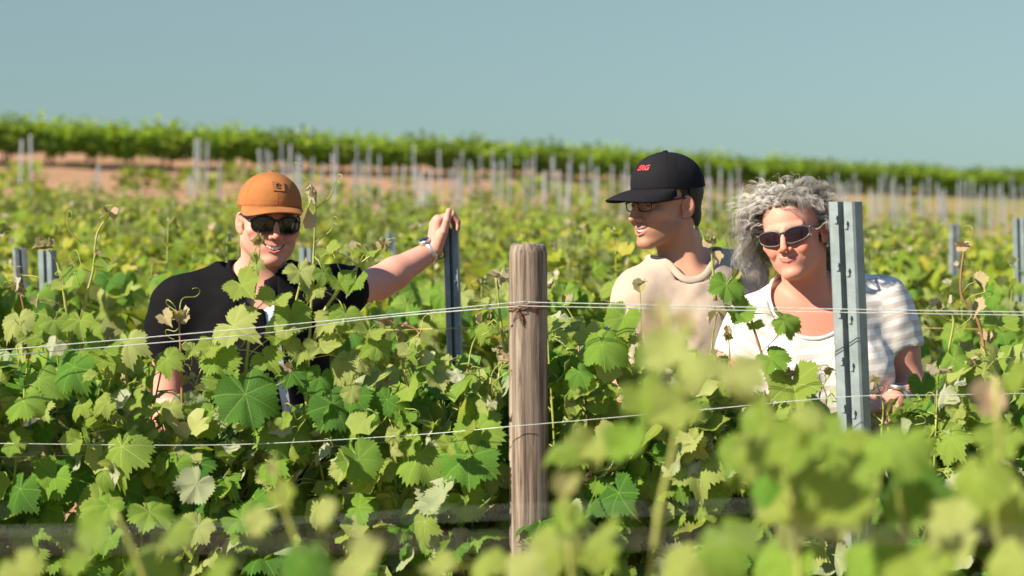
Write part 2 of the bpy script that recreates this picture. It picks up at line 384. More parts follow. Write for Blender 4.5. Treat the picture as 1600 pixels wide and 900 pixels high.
def surface_nets(fn, X, Y, Z, B=6):
    nx, ny, nz = len(X), len(Y), len(Z)
    bx, by, bz = [(n+B-1)//B for n in (nx, ny, nz)]
    def mids(A, nb):
        lo = A[np.minimum(np.arange(nb)*B, len(A)-1)]; hi = A[np.minimum(np.arange(nb)*B+B, len(A)-1)]
        return (lo+hi)/2, (hi-lo)/2
    mx, hx = mids(X, bx); my, hy = mids(Y, by); mz, hz = mids(Z, bz)
    g = np.stack(np.meshgrid(mx, my, mz, indexing='ij'), -1).reshape(-1, 3).astype(np.float32)
    h = np.sqrt((np.stack(np.meshgrid(hx, hy, hz, indexing='ij'), -1)**2).sum(-1)).ravel()
    d = fn(g)
    act = (np.abs(d) < h*1.5+0.012).reshape(bx, by, bz)
    D = np.repeat(np.repeat(np.repeat(np.where(d < 0, -1.0, 1.0).astype(np.float32).reshape(bx, by, bz), B, 0), B, 1), B, 2)[:nx, :ny, :nz].copy()
    A = np.repeat(np.repeat(np.repeat(act, B, 0), B, 1), B, 2)[:nx, :ny, :nz]
    ii, jj, kk = np.nonzero(A)
    n = len(ii)
    for s in range(0, n, 400000):
        e = slice(s, min(n, s+400000))
        D[ii[e], jj[e], kk[e]] = fn(np.stack([X[ii[e]], Y[jj[e]], Z[kk[e]]], -1))
    I = D < 0
    c = [I[a:nx-1+a, b:ny-1+b, d_:nz-1+d_] for a in (0, 1) for b in (0, 1) for d_ in (0, 1)]
    an = c[0].copy(); al = c[0].copy()
    for q in c[1:]: an |= q; al &= q
    cells = an & ~al
    ci, cj, ck = np.nonzero(cells); nv = len(ci)
    idx = np.full(cells.shape, -1, dtype=np.int32); idx[ci, cj, ck] = np.arange(nv)
    acc = np.zeros((nv, 3), dtype=np.float64); cnt = np.zeros(nv)
    offs = [(a, b, d_) for a in (0, 1) for b in (0, 1) for d_ in (0, 1)]
    for a in range(8):
        for b in range(a+1, 8):
            oa, ob = offs[a], offs[b]
            if sum(abs(u-v) for u, v in zip(oa, ob)) != 1: continue
            va = D[ci+oa[0], cj+oa[1], ck+oa[2]]; vb = D[ci+ob[0], cj+ob[1], ck+ob[2]]
            cr = (va < 0) != (vb < 0)
            t = np.where(cr, va/np.where(cr, va-vb, 1), 0)
            pa = np.stack([X[ci+oa[0]], Y[cj+oa[1]], Z[ck+oa[2]]], -1); pb = np.stack([X[ci+ob[0]], Y[cj+ob[1]], Z[ck+ob[2]]], -1)
            acc += np.where(cr[:, None], pa+t[:, None]*(pb-pa), 0); cnt += cr
    V = (acc/cnt[:, None]).astype(np.float32)
    quads = []
    for ax in range(3):
        s0 = [slice(None)]*3; s1 = [slice(None)]*3
        s0[ax] = slice(0, -1); s1[ax] = slice(1, None)
        a0 = I[tuple(s0)]; a1 = I[tuple(s1)]
        e = np.nonzero(a0 != a1); e = np.stack(e, -1)
        o1, o2 = (ax+1) % 3, (ax+2) % 3
        sh = cells.shape
        ok = (e[:, o1] > 0) & (e[:, o2] > 0) & (e[:, o1] < sh[o1]) & (e[:, o2] < sh[o2])
        e = e[ok]
        flip = a0[e[:, 0], e[:, 1], e[:, 2]]
        def cell(d1, d2):
            f = e.copy(); f[:, o1] -= d1; f[:, o2] -= d2; return idx[f[:, 0], f[:, 1], f[:, 2]]
        q = np.stack([cell(1, 1), cell(0, 1), cell(0, 0), cell(1, 0)], -1)
        q[~flip] = q[~flip][:, ::-1]
        quads.append(q)
    Q = np.concatenate(quads); Q = Q[(Q >= 0).all(1)]
    return V, Q
def color_attr(me, cols, name='Col'):
    a = me.color_attributes.new(name, 'FLOAT_COLOR', 'POINT')
    c = np.ones((len(cols), 4), dtype=np.float32); c[:, :3] = cols; a.data.foreach_set('color', c.ravel())

# numpy value noise for folds
_T = np.random.default_rng(5).random((32, 32, 32)).astype(np.float32)*2-1
def vnoise(p):
    i = np.floor(p).astype(np.int32); f = p-i; f = f*f*(3-2*f); i &= 31; j = (i+1) & 31
    def g(a, b, c): return _T[a, b, c]
    x0, y0, z0 = i.T; x1, y1, z1 = j.T; fx, fy, fz = f.T
    l = lambda a, b, t: a+(b-a)*t
    return l(l(l(g(x0, y0, z0), g(x1, y0, z0), fx), l(g(x0, y1, z0), g(x1, y1, z0), fx), fy),
             l(l(g(x0, y0, z1), g(x1, y0, z1), fx), l(g(x0, y1, z1), g(x1, y1, z1), fx), fy), fz)

def skin_mat(name, rough=0.58):
    m, nt, p = new_mat(name)
    a = nd(nt, 'ShaderNodeVertexColor'); a.layer_name = 'Col'
    v = coords(nt)
    f = noise(nt, 45, 4, 0.6, v)
    col = mixc(nt, math_n(nt, 'MULTIPLY', f, 0.3), a.outputs[0], mixc(nt, 1.0, a.outputs[0], (0.86, 0.68, 0.62), 'MULTIPLY'))
    nt.links.new(col, p.inputs['Base Color']); p.inputs['Roughness'].default_value = rough
    p.inputs['Specular IOR Level'].default_value = 0.32
    p.inputs['Subsurface Weight'].default_value = 0.12; p.inputs['Subsurface Radius'].default_value = (1.0, 0.35, 0.2); p.inputs['Subsurface Scale'].default_value = 0.006
    nt.links.new(bump(nt, noise(nt, 420, 3, 0.6, v), 0.12, 0.002), p.inputs['Normal'])
    return m
M['skin'] = skin_mat('skin')
def cloth_mat(name, col=None, rough=0.85, var=0.12):
    m, nt, p = new_mat(name); v = coords(nt)
    if col is None:
        a = nd(nt, 'ShaderNodeVertexColor'); a.layer_name = 'Col'; c = a.outputs[0]
    else:
        f = noise(nt, 14, 4, 0.6, v)
        c = ramp(nt, f, [(0.3, tuple(x*(1-var) for x in col)), (0.7, tuple(min(1, x*(1+var)) for x in col))])
    nt.links.new(c, p.inputs['Base Color']); p.inputs['Roughness'].default_value = rough
    p.inputs['Specular IOR Level'].default_value = 0.2; p.inputs['Specular IOR Level'].default_value = 0.08
    h = math_n(nt, 'ADD', noise(nt, 900, 2, 0.5, v), math_n(nt, 'MULTIPLY', noise(nt, 22, 3, 0.5, v, 0.6), 4.0))
    nt.links.new(bump(nt, h, 0.35, 0.002), p.inputs['Normal'])
    return m
M['black_cloth'] = cloth_mat('black_cloth', (0.006, 0.006, 0.007))
M['white_cloth'] = cloth_mat('white_cloth', (0.62, 0.66, 0.72))
M['beige_cloth'] = cloth_mat('beige_cloth', (0.44, 0.355, 0.285))
M['stripe_cloth'] = cloth_mat('stripe_cloth')
_n = M['stripe_cloth'].node_tree; _a = [q for q in _n.nodes if q.bl_idname == 'ShaderNodeVertexColor'][0]
_s = nd(_n, 'ShaderNodeSeparateColor'); _n.links.new(_a.outputs[0], _s.inputs[0])
_f = math_n(_n, 'PINGPONG', math_n(_n, 'ADD', _s.outputs[0], 10.0), 0.0135)
_f = math_n(_n, 'MULTIPLY', math_n(_n, 'SUBTRACT', _f, 0.0062), 900.0, clamp=True)
_n.links.new(mixc(_n, _f, (0.68, 0.67, 0.65), (0.55, 0.495, 0.455)), _n.nodes['Principled BSDF'].inputs['Base Color'])
M['hem_cloth'] = cloth_mat('hem_cloth', (0.64, 0.62, 0.59))
M['denim'] = cloth_mat('denim_cloth', (0.05, 0.07, 0.12))
M['khaki'] = cloth_mat('khaki_cloth', (0.24, 0.19, 0.13))
M['shoe'] = plain('shoe_leather', (0.06, 0.045, 0.035), 0.6)
M['canvas'] = cloth_mat('tan_canvas', (0.33, 0.132, 0.047), 0.9)
M['black_canvas'] = cloth_mat('black_canvas', (0.014, 0.014, 0.017), 0.85)
M['patch'] = plain('leather_patch', (0.30, 0.105, 0.03), 0.7, var=0.2, scale=80)
M['patch_dark'] = plain('leather_emblem', (0.12, 0.045, 0.02), 0.7)
M['red_thread'] = plain('red_thread', (0.75, 0.03, 0.03), 0.6, var=0.1, scale=300)
M['black_plastic'] = plain('black_plastic', (0.012, 0.012, 0.013), 0.25)
M['lens'] = plain('dark_lens', (0.006, 0.006, 0.010), 0.06, spec=0.6)
M['lens_plum'] = plain('plum_lens', (0.016, 0.006, 0.011), 0.12, spec=0.4)
M['grey_frame'] = plain('grey_frame', (0.075, 0.08, 0.075), 0.35)
M['teeth'] = plain('tooth_enamel', (0.78, 0.74, 0.66), 0.25, var=0.05)
M['eye'] = plain('eye_dark', (0.05, 0.03, 0.02), 0.1)
M['silver'] = plain('silver_metal', (0.7, 0.7, 0.68), 0.3, 0.9, var=0.1)
M['leather'] = plain('brown_cord', (0.14, 0.05, 0.025), 0.7)
m, nt_, p_ = new_mat('clear_lens'); p_.inputs['Roughness'].default_value = 0.03; p_.inputs['Base Color'].default_value = (0.3, 0.33, 0.36, 1)
_t = nd(nt_, 'ShaderNodeBsdfTransparent'); _t.inputs[0].default_value = (0.94, 0.96, 0.97, 1); _m = nd(nt_, 'ShaderNodeMixShader'); _m.inputs[0].default_value = 0.12
nt_.links.new(_t.outputs[0], _m.inputs[1]); nt_.links.new(p_.outputs[0], _m.inputs[2]); nt_.links.new(_m.outputs[0], nt_.nodes['Material Output'].inputs[0]); M['clear'] = m
def hair_mat():
    m, nt, p = new_mat('hair'); a = nd(nt, 'ShaderNodeVertexColor'); a.layer_name = 'Col'
    nt.links.new(a.outputs[0], p.inputs['Base Color']); p.inputs['Roughness'].default_value = 0.55
    p.inputs['Specular IOR Level'].default_value = 0.25
    return m
M['hair'] = hair_mat()

# head, in centimetres: face towards -y, z up, origin between the eyes' level and the skull's middle
def mouth_geo(o):
    wm = o.get('mouth_w', 2.5); gap = o.get('gap', 0.9)
    ym = lambda x: -9.0+1.55*(x/3.0)**2
    lift = o.get('lift', 0.75)
    zu = lambda x: -6.0+lift*(x/wm)**2
    zl = lambda x: -6.0-gap+(lift+gap)*(x/wm)**2
    return wm, ym, zu, zl
def head_sdf(q, o):
    jw = o.get('jaw', 1.0); age = o.get('age', 0.0); nz = o.get('nose', 1.0)
    s = q.copy(); s[:, 0] = np.abs(s[:, 0])
    d = ell(q, (0, 1.0, 3.2), (7.3, 9.3, 8.1))
    d = smin(d, ell(q, (0, -2.4, -3.4), (6.1*jw, 5.9, 7.3)), 2.0)
    d = smin(d, cone(s, (4.9*jw, 0.6, -5.4), (1.3, -6.5, -9.6), 1.7, 1.5), 2.0)
    d = smin(d, ell(q, (0, -7.3, -9.6), (1.9, 1.7, 1.5)), 1.4)
    d = smin(d, ell(s, (4.4*jw, -5.7, -2.2), (2.0, 2.0, 1.6)), 1.5)
    d = smin(d, ell(q, (0, -5.3, -6.2), (4.0, 3.5, 2.7)), 1.4)
    d = smin(d, ell(s, (3.6, -6.5, -3.9), (1.8, 1.75, 1.6)), 1.0)          # cheeks lifted by the smile
    d = smin(d, cone(s, (0.7, -8.1, 1.8), (4.4, -6.7, 1.9), 0.85, 0.75), 1.0)
    d = smax(d, -sph(s, (3.2, -9.35, 0.0), 1.45), 0.9)
    d = smin(d, sph(s, (3.15, -6.85, -0.1), 1.38), 0.2)
    d = smax(d, -cone(s, (2.3, -8.35, -0.1), (4.0, -8.0, -0.05), 0.16, 0.14), 0.12)
    # nose
    tip = -10.4-0.5*(nz-1)
    d = smin(d, cone(q, (0, -8.5, 0.9), (0, tip, -3.1), 0.68, 0.82), 0.8)
    d = smin(d, ell(q, (0, tip-0.05, -3.3), (1.0, 0.95, 0.85)), 0.4)
    d = smin(d, ell(s, (1.25, -9.2, -3.65), (0.70, 1.0, 0.66)), 0.4)
    d = smax(d, -ell(s, (0.60, tip+0.45, -4.2), (0.27, 0.5, 0.27)), 0.15)
    # folds from nose to mouth corner
    dep = 0.10+0.06*age
    d = smax(d, -cone(s, (2.15, -8.95, -3.7), (3.9, -7.35, -6.1), dep, dep), 0.55)
    if age: d = smax(d, -cone(s, (3.2, -7.8, -6.9), (2.9, -7.6, -8.6), 0.10, 0.06), 0.4)
    # mouth
    wm, ym, zu, zl = mouth_geo(o); x = s[:, 0]; xc = np.minimum(x, wm)
    cav = np.maximum(np.maximum(q[:, 2]-zu(xc), zl(xc)-q[:, 2]), x-wm)*0.85
    cav = np.maximum(cav, q[:, 1]-(ym(xc)+1.5))
    d = smax(d, -cav, 0.15)
    xs = [0, wm*0.35, wm*0.7, wm*1.0]
    up = np.full(len(q), 99.0, dtype=np.float32); lo = up.copy()
    lk = o.get('lipk', 1.0); ru = [0.22*lk, 0.25*lk, 0.21*lk, 0.14*lk]; rl = [0.34*lk, 0.31*lk, 0.23*lk, 0.14*lk]
    for i in range(3):
        a, b = xs[i], xs[i+1]
        up = np.minimum(up, cone(s, (a, ym(a)+0.08, zu(a)+0.17), (b, ym(b)+0.12, zu(b)+0.12), ru[i], ru[i+1]))
        lo = np.minimum(lo, cone(s, (a, ym(a)+0.12, zl(a)-0.20), (b, ym(b)+0.12, zl(b)-0.12), rl[i], rl[i+1]))
    d = smin(d, up, 0.28); d = smin(d, lo, 0.32)
    # ears
    e = s.copy(); e[:, 0] -= 0.36*np.clip(e[:, 1]-0.2, -1, 3)
    ear = ell(e, (7.2, 1.4, -0.8), (0.60, 1.6, 2.8)); ear = smin(ear, ell(e, (7.15, 0.6, -2.9), (0.5, 0.8, 0.9)), 0.3)
    ear = smax(ear, -ell(e, (7.95, 1.45, 0.2), (0.62, 1.05, 1.75)), 0.15)
    ear = smin(ear, cone(e, (7.35, 0.9, 1.1), (7.35, 2.0, -0.9), 0.25, 0.25), 0.12)
    ear = smax(ear, -ell(e, (7.9, 0.75, -0.7), (0.8, 0.6, 0.8)), 0.15)
    d = smin(d, ear, 0.4)
    return d, up, lo
def head_color(q, o):
    s = q.copy(); s[:, 0] = np.abs(s[:, 0]); n = len(q)
    base = np.array(o['skin'], dtype=np.float32); col = np.tile(base, (n, 1))
    def blend(c, wgt): 
        nonlocal col
        wgt = np.clip(wgt, 0, 1)[:, None]; col = col*(1-wgt)+np.array(c, dtype=np.float32)*wgt
    red = base*np.array([1.02, 0.68, 0.60], dtype=np.float32)
    g = lambda c, r: np.exp(-(((s-np.array(c, dtype=np.float32))/np.array(r, dtype=np.float32))**2).sum(1))
    k = o.get('flush', 0.8)
    blend(red, k*g((3.8, -7.4, -3.2), (2.2, 3, 1.8))); blend(red, k*g((0, -10.3, -3.2), (1.5, 2, 1.4))); blend(red, 0.7*g((7.8, 1.4, -1), (1.2, 2.4, 3.4)))
    blend(red, 0.4*g((0, -8.5, -9.4), (2, 2.5, 1.6)))
    _, up, lo = head_sdf(q, o); wm0 = o.get('mouth_w', 2.5)
    if o.get('stubble'):
        m_ = np.clip(1.0-np.maximum(0, (q[:, 2]+4.6))/1.0, 0, 1)*np.clip((-q[:, 1]+1.0)/2.0, 0, 1)*np.clip((q[:, 2]+13)/2, 0, 1)
        blend(base*0.50, o['stubble']*m_)
        blend(base*0.30, o['stubble']*1.3*g((1.2, -9.4, -4.95), (1.7, 1.4, 0.45)))
    blend(o.get('lips', (0.48, 0.16, 0.13)), np.clip(1.35-np.minimum(up, lo)/0.13, 0, 1)*(s[:, 0] < wm0*1.02))
    wm, ym, zu, zl = mouth_geo(o); xc = np.minimum(s[:, 0], wm)
    inm = ((q[:, 2] < zu(xc)) & (q[:, 2] > zl(xc)) & (q[:, 1] > ym(xc)+0.35) & (s[:, 0] < wm) & (q[:, 1] < -4)).astype(np.float32)
    blend((0.10, 0.02, 0.02), inm)
    br = g((3.1, -8.0, 2.35-0.0), (1.9, 2.0, 0.42))
    blend(o['brow'], o.get('brow_k', 1.0)*np.clip(br*2.2-0.5, 0, 1))
    slit = np.clip(1.0-np.maximum(np.abs(q[:, 2]+0.1)/0.26, np.abs(s[:, 0]-3.15)/1.15), 0, 1)*(q[:, 1] < -6)
    blend((0.03, 0.018, 0.012), np.clip(slit*3, 0, 1))
    # scalp hair
    line = 5.6-0.0*q[:, 1]
    hz = np.where(q[:, 1] < -2.0, 7.0-0.35*np.abs(s[:, 0])*0, np.where(q[:, 1] < 2.6, 0.6+3.5*np.clip((-q[:, 1]+0.5)/2.5, 0, 1.6), -7.5+4*np.clip((5-q[:, 1])/2.4, 0, 1)))
    hz = hz+0.9*vnoise(q*1.1)+0.4*vnoise(q*3.0)
    hm = np.clip((q[:, 2]-hz)/1.2, 0, 1)*np.where((np.abs(s[:, 0]) > 7.35) & (q[:, 2] < 2.4) & (q[:, 1] < 4), 0, 1)
    blend(o['hair'], hm)
    return col

def frame_of(d, n):
    """hand axes: d along the hand, n out of the palm"""
    d = Vector(d).normalized(); n = Vector(n); n = (n-d*n.dot(d)).normalized(); return d, n
def hand_prims(w, d, n, side, curl, thumb=None, sc=1.0, spread=0.1):
    """returns palm cones, list of finger chains. side=+1: thumb lies along d x n"""
    d, n = frame_of(d, n); l = d.cross(n)*side; w = Vector(w)
    palm = []; fing = []
    off = [0.029, 0.010, -0.010, -0.028]; fw = [0.086, 0.090, 0.085, 0.076]; ln = [1.0, 1.1, 1.02, 0.8]
    for i in range(4):
        m0 = w+l*off[i]*0.5*sc; m1 = w+(d*fw[i]+l*off[i])*sc
        palm.append((m0, m1, 0.0165*sc, 0.0125*sc))
        a = 0; p = m1; ch = []; dd0 = (d+l*off[i]*spread*30).normalized()
        c = curl[i] if hasattr(curl[0], '__len__') else curl
        for j, L in enumerate((0.043, 0.027, 0.021)):
            a += c[j]; v = dd0*math.cos(a)+n*math.sin(a); q = p+v*L*ln[i]*sc
            ch.append((p, q, (0.0095-0.0011*j)*sc, (0.0086-0.0012*j)*sc)); p = q
        fing.append(ch)
    t0 = w+(d*0.018+l*0.022+n*0.008)*sc
    if thumb is None: thumb = [(d*0.62+l*0.72+n*0.25), (d*0.85+l*0.42+n*0.3), (d*0.95+l*0.15+n*0.35)]
    p = t0; ch = []
    for j, L in enumerate((0.046, 0.034, 0.027)):
        v = Vector(thumb[j]).normalized(); q = p+v*L*sc
        ch.append((p, q, (0.0145-0.0022*j)*sc, (0.0122-0.0018*j)*sc)); p = q
    palm.append((t0-d*0.01*sc, t0+(Vector(thumb[0]).normalized())*0.03*sc, 0.016*sc, 0.014*sc))
    fing.append(ch)
    return palm, fing

class Person:
    def __init__(s, name_label, cat_group, base, head_c, head_rot, o, neck, shoulders, elbows, wrists, hands, build):
        s.root = empty('person', base); tag(s.root, name_label, 'person', cat_group)
        s.base = Vector(base); s.hc = Vector(head_c); s.o = o; s.hs = o.get('size', 1.0)
        s.Rm = Euler(head_rot, 'XYZ').to_matrix() if not isinstance(head_rot, Matrix) else head_rot
        s.Rn = np.array(s.Rm, dtype=np.float32)
        s.neck = Vector(neck); s.sh = [Vector(a) for a in shoulders]; s.el = [Vector(a) for a in elbows]; s.wr = [Vector(a) for a in wrists]
        s.hands = hands; s.b = build
    def to_head(s, p): return ((p-np.array(s.hc, dtype=np.float32)) @ s.Rn)*(100/s.hs)
    def from_head(s, q): return s.hc+s.Rm @ (Vector(q)*(s.hs/100))
    def torso(s, p, off=0.0):
        b = s.b; c = (s.sh[0]+s.sh[1])/2; k = s.b.get('k', 0.06); wd = b.get('w', 1.0); dp = b.get('dp', 1.0)
        cx, cyy = c.x, s.base.y
        sl = [a.lerp(c, 0.10) for a in s.sh]
        d = cone(p, sl[0], sl[1], 0.056+off, 0.056+off)
        d = smin(d, ell(p, (cx, cyy+0.005, c.z-0.13), (0.168*wd+off, 0.105*dp+off, 0.20+off)), k)
        pz = s.base.z
        d = smin(d, ell(p, ((cx+s.base.x)/2, cyy, (c.z-0.13+pz+1.02)/2-0.05), (0.150*wd+off, 0.100*dp+off, 0.22+off)), k)
        d = smin(d, ell(p, (s.base.x, cyy+0.01, pz+0.93), (0.165*wd+off, 0.115*dp+off, 0.17+off)), k)
        for a in s.sh:
            d = smin(d, cone(p, s.neck+Vector((0, 0.015, 0.012)), a.lerp(s.neck, 0.12)+Vector((0, 0.005, 0.004)), 0.045+off, 0.042+off), 0.05)
        for (x, z, r, y) in b.get('bust', []):
            d = smin(d, ell(p, (x, y, z), (r+off, r*0.95+off, r*1.0+off)), 0.05)
        return d
    def arms(s, p, off=0.0, which=(0, 1)):
        d = np.full(len(p), 9.0, dtype=np.float32); a = s.b.get('arm', 1.0)
        for i in which:
            u = cone(p, s.sh[i], s.el[i], 0.050*a+off, 0.040*a+off)
            m = s.sh[i].lerp(s.el[i], 0.45); u = smin(u, sph(p, m+Vector((0, -0.006, 0)), 0.047*a+off), 0.03)
            f = s.el[i].lerp(s.wr[i], 0.28)
            u = smin(u, cone(p, s.el[i], f, 0.038*a+off, 0.041*a+off), 0.03); u = smin(u, cone(p, f, s.wr[i], 0.041*a+off, 0.0265*a+off), 0.02)
            d = np.minimum(d, u)
        return d
    def neck_parts(s, p, d, off=0.0):
        na = s.from_head((0, 2.2, -5.5)); nw = s.b.get('neck_r', 0.055)
        d = smin(d, cone(p, na, s.neck+Vector((0, 0.01, -0.02)), nw*0.98+off, nw*1.06+off), 0.025)
        for sx in (-1, 1):   # neck muscles, collarbones
            d = smin(d, cone(p, s.from_head((sx*5.4, 2.4, -4.5)), s.neck+Vector((sx*0.018, -0.050, -0.045)), 0.014+off, 0.012+off), 0.022)
            d = smin(d, cone(p, s.neck+Vector((sx*0.02, -0.052, -0.052)), s.sh[0 if sx < 0 else 1].lerp(s.neck, 0.2)+Vector((0, -0.045, -0.02)), 0.012+off, 0.010+off), 0.025)
        return d
    def body_fn(s, p):
        d = s.torso(p)
        d = smin(d, s.arms(p), 0.03)
        d = s.neck_parts(p, d)
        hd, _, _ = head_sdf(s.to_head(p), s.o)
        d = smin(d, hd*(s.hs/100), 0.016)
        for pr in s.hp:
            palm, fing = pr
            pd = np.full(len(p), 9.0, dtype=np.float32)
            for a, b_, r0, r1 in palm: pd = smin(pd, cone(p, a, b_, r0, r1), 0.010)
            d = smin(d, pd, 0.016)
            fd = np.full(len(p), 9.0, dtype=np.float32)
            for ch in fing:
                cd = np.full(len(p), 9.0, dtype=np.float32)
                for a, b_, r0, r1 in ch: cd = smin(cd, cone(p, a, b_, r0, r1), 0.003)
                fd = np.minimum(fd, cd)
            d = smin(d, fd, 0.006)
        return d
    def make_body(s):
        s.hp = [hand_prims(s.wr[i], **h) for i, h in enumerate(s.hands)]
        pts = [s.hc]+s.sh+s.el+s.wr
        for palm, fing in s.hp:
            for ch in fing: pts += [c[1] for c in ch]
        lo = [min(p[i] for p in pts)-0.16 for i in range(3)]; hi = [max(p[i] for p in pts)+0.16 for i in range(3)]
        lo[0] = min(lo[0], s.base.x-0.3); hi[0] = max(hi[0], s.base.x+0.3); lo[1] = min(lo[1], s.base.y-0.22); hi[1] = max(hi[1], s.base.y+0.22); lo[2] = s.base.z+0.80
        f = 0.0022
        rg = [[(s.hc[i]-0.125, s.hc[i]+0.125)] for i in range(3)]
        for i in s.b.get('fine_hands', []):
            hp = [w_ for ch in s.hp[i][1] for c in ch for w_ in (c[0], c[1])]
            for ax in range(3): rg[ax].append((min(q[ax] for q in hp)-0.02, max(q[ax] for q in hp)+0.02))
        A = [fine_axis(lo[i], hi[i], 0.0065, f, rg[i]) for i in range(3)]
        V, Q = surface_nets(s.body_fn, *A)
        me = np_mesh('body', V-np.array(s.base, dtype=np.float32), Q)
        q = s.to_head(V); near = (np.abs(q).max(1) < 14)
        col = np.tile(np.array(s.o['skin'], dtype=np.float32), (len(V), 1))
        red = np.clip((vnoise(V*9)+0.2)*0.5, 0, 1)[:, None]*0.35; col = col*(1-red)+col*np.array([1.0, .80, .74], dtype=np.float32)*red
        if s.b.get('sunburn'):   # reddened chest
            wgt = np.exp(-(((V-np.array(s.neck+Vector((0, -0.08, -0.06)), dtype=np.float32))/np.array([0.11, 0.1, 0.09], dtype=np.float32))**2).sum(1))[:, None]*s.b['sunburn']
            col = col*(1-wgt)+col*np.array([1.0, .62, .52], dtype=np.float32)*wgt
        hcx = head_color(q[near], s.o); fade = np.clip((q[near][:, 2]+12.5)/2.0, 0, 1)[:, None]
        col[near] = hcx*fade+col[near]*(1-fade)
        color_attr(me, col)
        s.body = link('body', me, s.root, M['skin'])
        wm, ym, zu, zl = mouth_geo(s.o)
        if s.o.get('gap', 0.9) > 0.4:
            mb = MB(); n = 66; vs = []; fs = []
            for i in range(n+1):
                x = -wm*0.92+2*wm*0.92*i/n; t = ((x/0.74) % 1.0)-0.5
                y = ym(abs(x))+0.50-0.12*math.sqrt(max(0, 1-(2*t)**2))
                top, bot = zu(abs(x))+0.35, max(zl(abs(x))+s.o.get('gap', 0.9)*0.22, zu(abs(x))-0.95)
                bot += 0.10*(abs(2*t)**3)
                for z, dy in ((top, 0.0), ((top+bot)/2, -0.04), (bot, 0.06), (bot, 0.35)): vs.append(s.from_head((x, y+dy, z))-s.base)
            for i in range(n):
                for k in range(3): fs.append((i*4+k, i*4+k+1, (i+1)*4+k+1, (i+1)*4+k))
            mb.add(vs, fs); mb.build('teeth', M['teeth'], s.root)
        for sx in (-1, 1):
            pass
    def shirt_fn(s, spec):
        off = spec.get('off', 0.012); se = spec['sleeve']; fold = spec.get('fold', 0.004)
        ends = [s.sh[i].lerp(s.el[i], se[i]) for i in (0, 1)]
        dirs = [np.array((s.el[i]-s.sh[i]).normalized(), dtype=np.float32) for i in (0, 1)]
        a = s.b.get('arm', 1.0); flare = spec.get('flare', 0.014)
        def fn(p):
            w_ = p.copy()
            d = s.neck_parts(p, s.torso(p, off), off)
            wd = s.b.get('w', 1.0); d = smin(d, ell(p, (s.base.x, s.base.y+0.005, s.base.z+0.95), (0.168*wd+off, 0.118+off, 0.62)), 0.04)
            d = smax(d, (s.base.z+spec.get('hem', 0.86))-p[:, 2], 0.01)
            for i in (0, 1):
                e2 = s.el[i]
                u = cone(p, s.sh[i], e2, 0.055*a+off*0.8, 0.048*a+flare)
                u = smin(u, sph(p, s.sh[i].lerp(ends[i], 0.4), 0.055*a+off), 0.03)
                pl = (p-np.array(ends[i], dtype=np.float32)) @ dirs[i]
                u = np.maximum(u, pl)
                inner = cone(p, s.sh[i], e2, 0.048*a, 0.044*a+flare*0.45)
                u = np.where(pl > -0.03, np.maximum(u, -inner), u)
                d = smin(d, u, 0.035)
            f = vnoise(np.stack([p[:, 0]*16+p[:, 2]*5, p[:, 1]*16, p[:, 2]*7-p[:, 0]*6], -1))+0.6*vnoise(np.stack([p[:, 0]*30-p[:, 2]*22, p[:, 1]*26+3, p[:, 2]*22+p[:, 0]*14], -1))
            d = d-fold*f*np.clip(1-np.abs(d)*15, 0, 1)
            for cut in spec.get('cuts', []): d = smax(d, -cut(p), 0.004)
            return d
        return fn, ends
    def make_shirt(s, spec, mat, name='shirt', vox=0.0062, colfn=None):
        fn, ends = s.shirt_fn(spec)
        pts = s.sh+ends
        lo = [min(q[i] for q in pts)-0.13 for i in range(3)]; hi = [max(q[i] for q in pts)+0.13 for i in range(3)]
        lo[0] = min(lo[0], s.base.x-0.28); hi[0] = max(hi[0], s.base.x+0.28); lo[1] = min(lo[1], s.base.y-0.24); hi[1] = max(hi[1], s.base.y+0.24); lo[2] = s.base.z+spec.get('hem', 0.86)-0.03; hi[2] += 0.05
        A = [np.arange(lo[i], hi[i], vox, dtype=np.float32) for i in range(3)]
        V, Q = surface_nets(fn, *A)
        me = np_mesh(name, V-np.array(s.base, dtype=np.float32), Q)
        if colfn is not None: color_attr(me, colfn(V))
        s.shirt = link(name, me, s.root, mat)
        md = s.shirt.modifiers.new('soften', 'SMOOTH'); md.factor = 0.5; md.iterations = 3
        return s.shirt
    def band(s, spec, cut, mat, r=0.006, flat=1.5, name='collar', lift=0.0):
        """rib sewn along the neckline: where the cut meets the cloth, angle by angle"""
        sp = dict(spec); sp['cuts'] = []; fn, _ = s.shirt_fn(sp); n = 64
        rr = np.linspace(0.04, 0.17, 66); zz = np.linspace(-0.15, 0.06, 106); ring = []
        c = s.neck+Vector((0, -0.02, 0)); Rg, Zg = np.meshgrid(rr, zz, indexing='ij')
        for i in range(n):
            a = 2*math.pi*i/n
            p = np.stack([c.x+math.sin(a)*Rg.ravel(), c.y-math.cos(a)*Rg.ravel(), c.z+Zg.ravel()], -1).astype(np.float32)
            e = np.abs(cut(p))+np.abs(fn(p)); ring.append(p[int(np.argmin(e))].astype(np.float64))
        ring = np.array(ring)
        for _ in range(6): ring = ring*0.5+0.25*(np.roll(ring, 1, 0)+np.roll(ring, -1, 0))
        mb = MB(); k = 10; vs = []; fs = []
        for i in range(n):
            q = Vector(ring[i])-s.base; t = Vector(ring[(i+1) % n]-ring[i-1]).normalized(); o_ = Vector(ring[i])-(s.neck+Vector((0, 0.0, -0.06))); o_ = (o_-t*o_.dot(t)).normalized(); u = t.cross(o_)
            for j in range(k):
                b_ = 2*math.pi*j/k; vs.append(q+o_*(math.cos(b_)*r+lift)+u*math.sin(b_)*r*flat)
        for i in range(n):
            for j in range(k): fs.append((i*k+j, i*k+(j+1) % k, ((i+1) % n)*k+(j+1) % k, ((i+1) % n)*k+j))
        mb.add(vs, fs); return mb.build(name, mat, s.shirt)
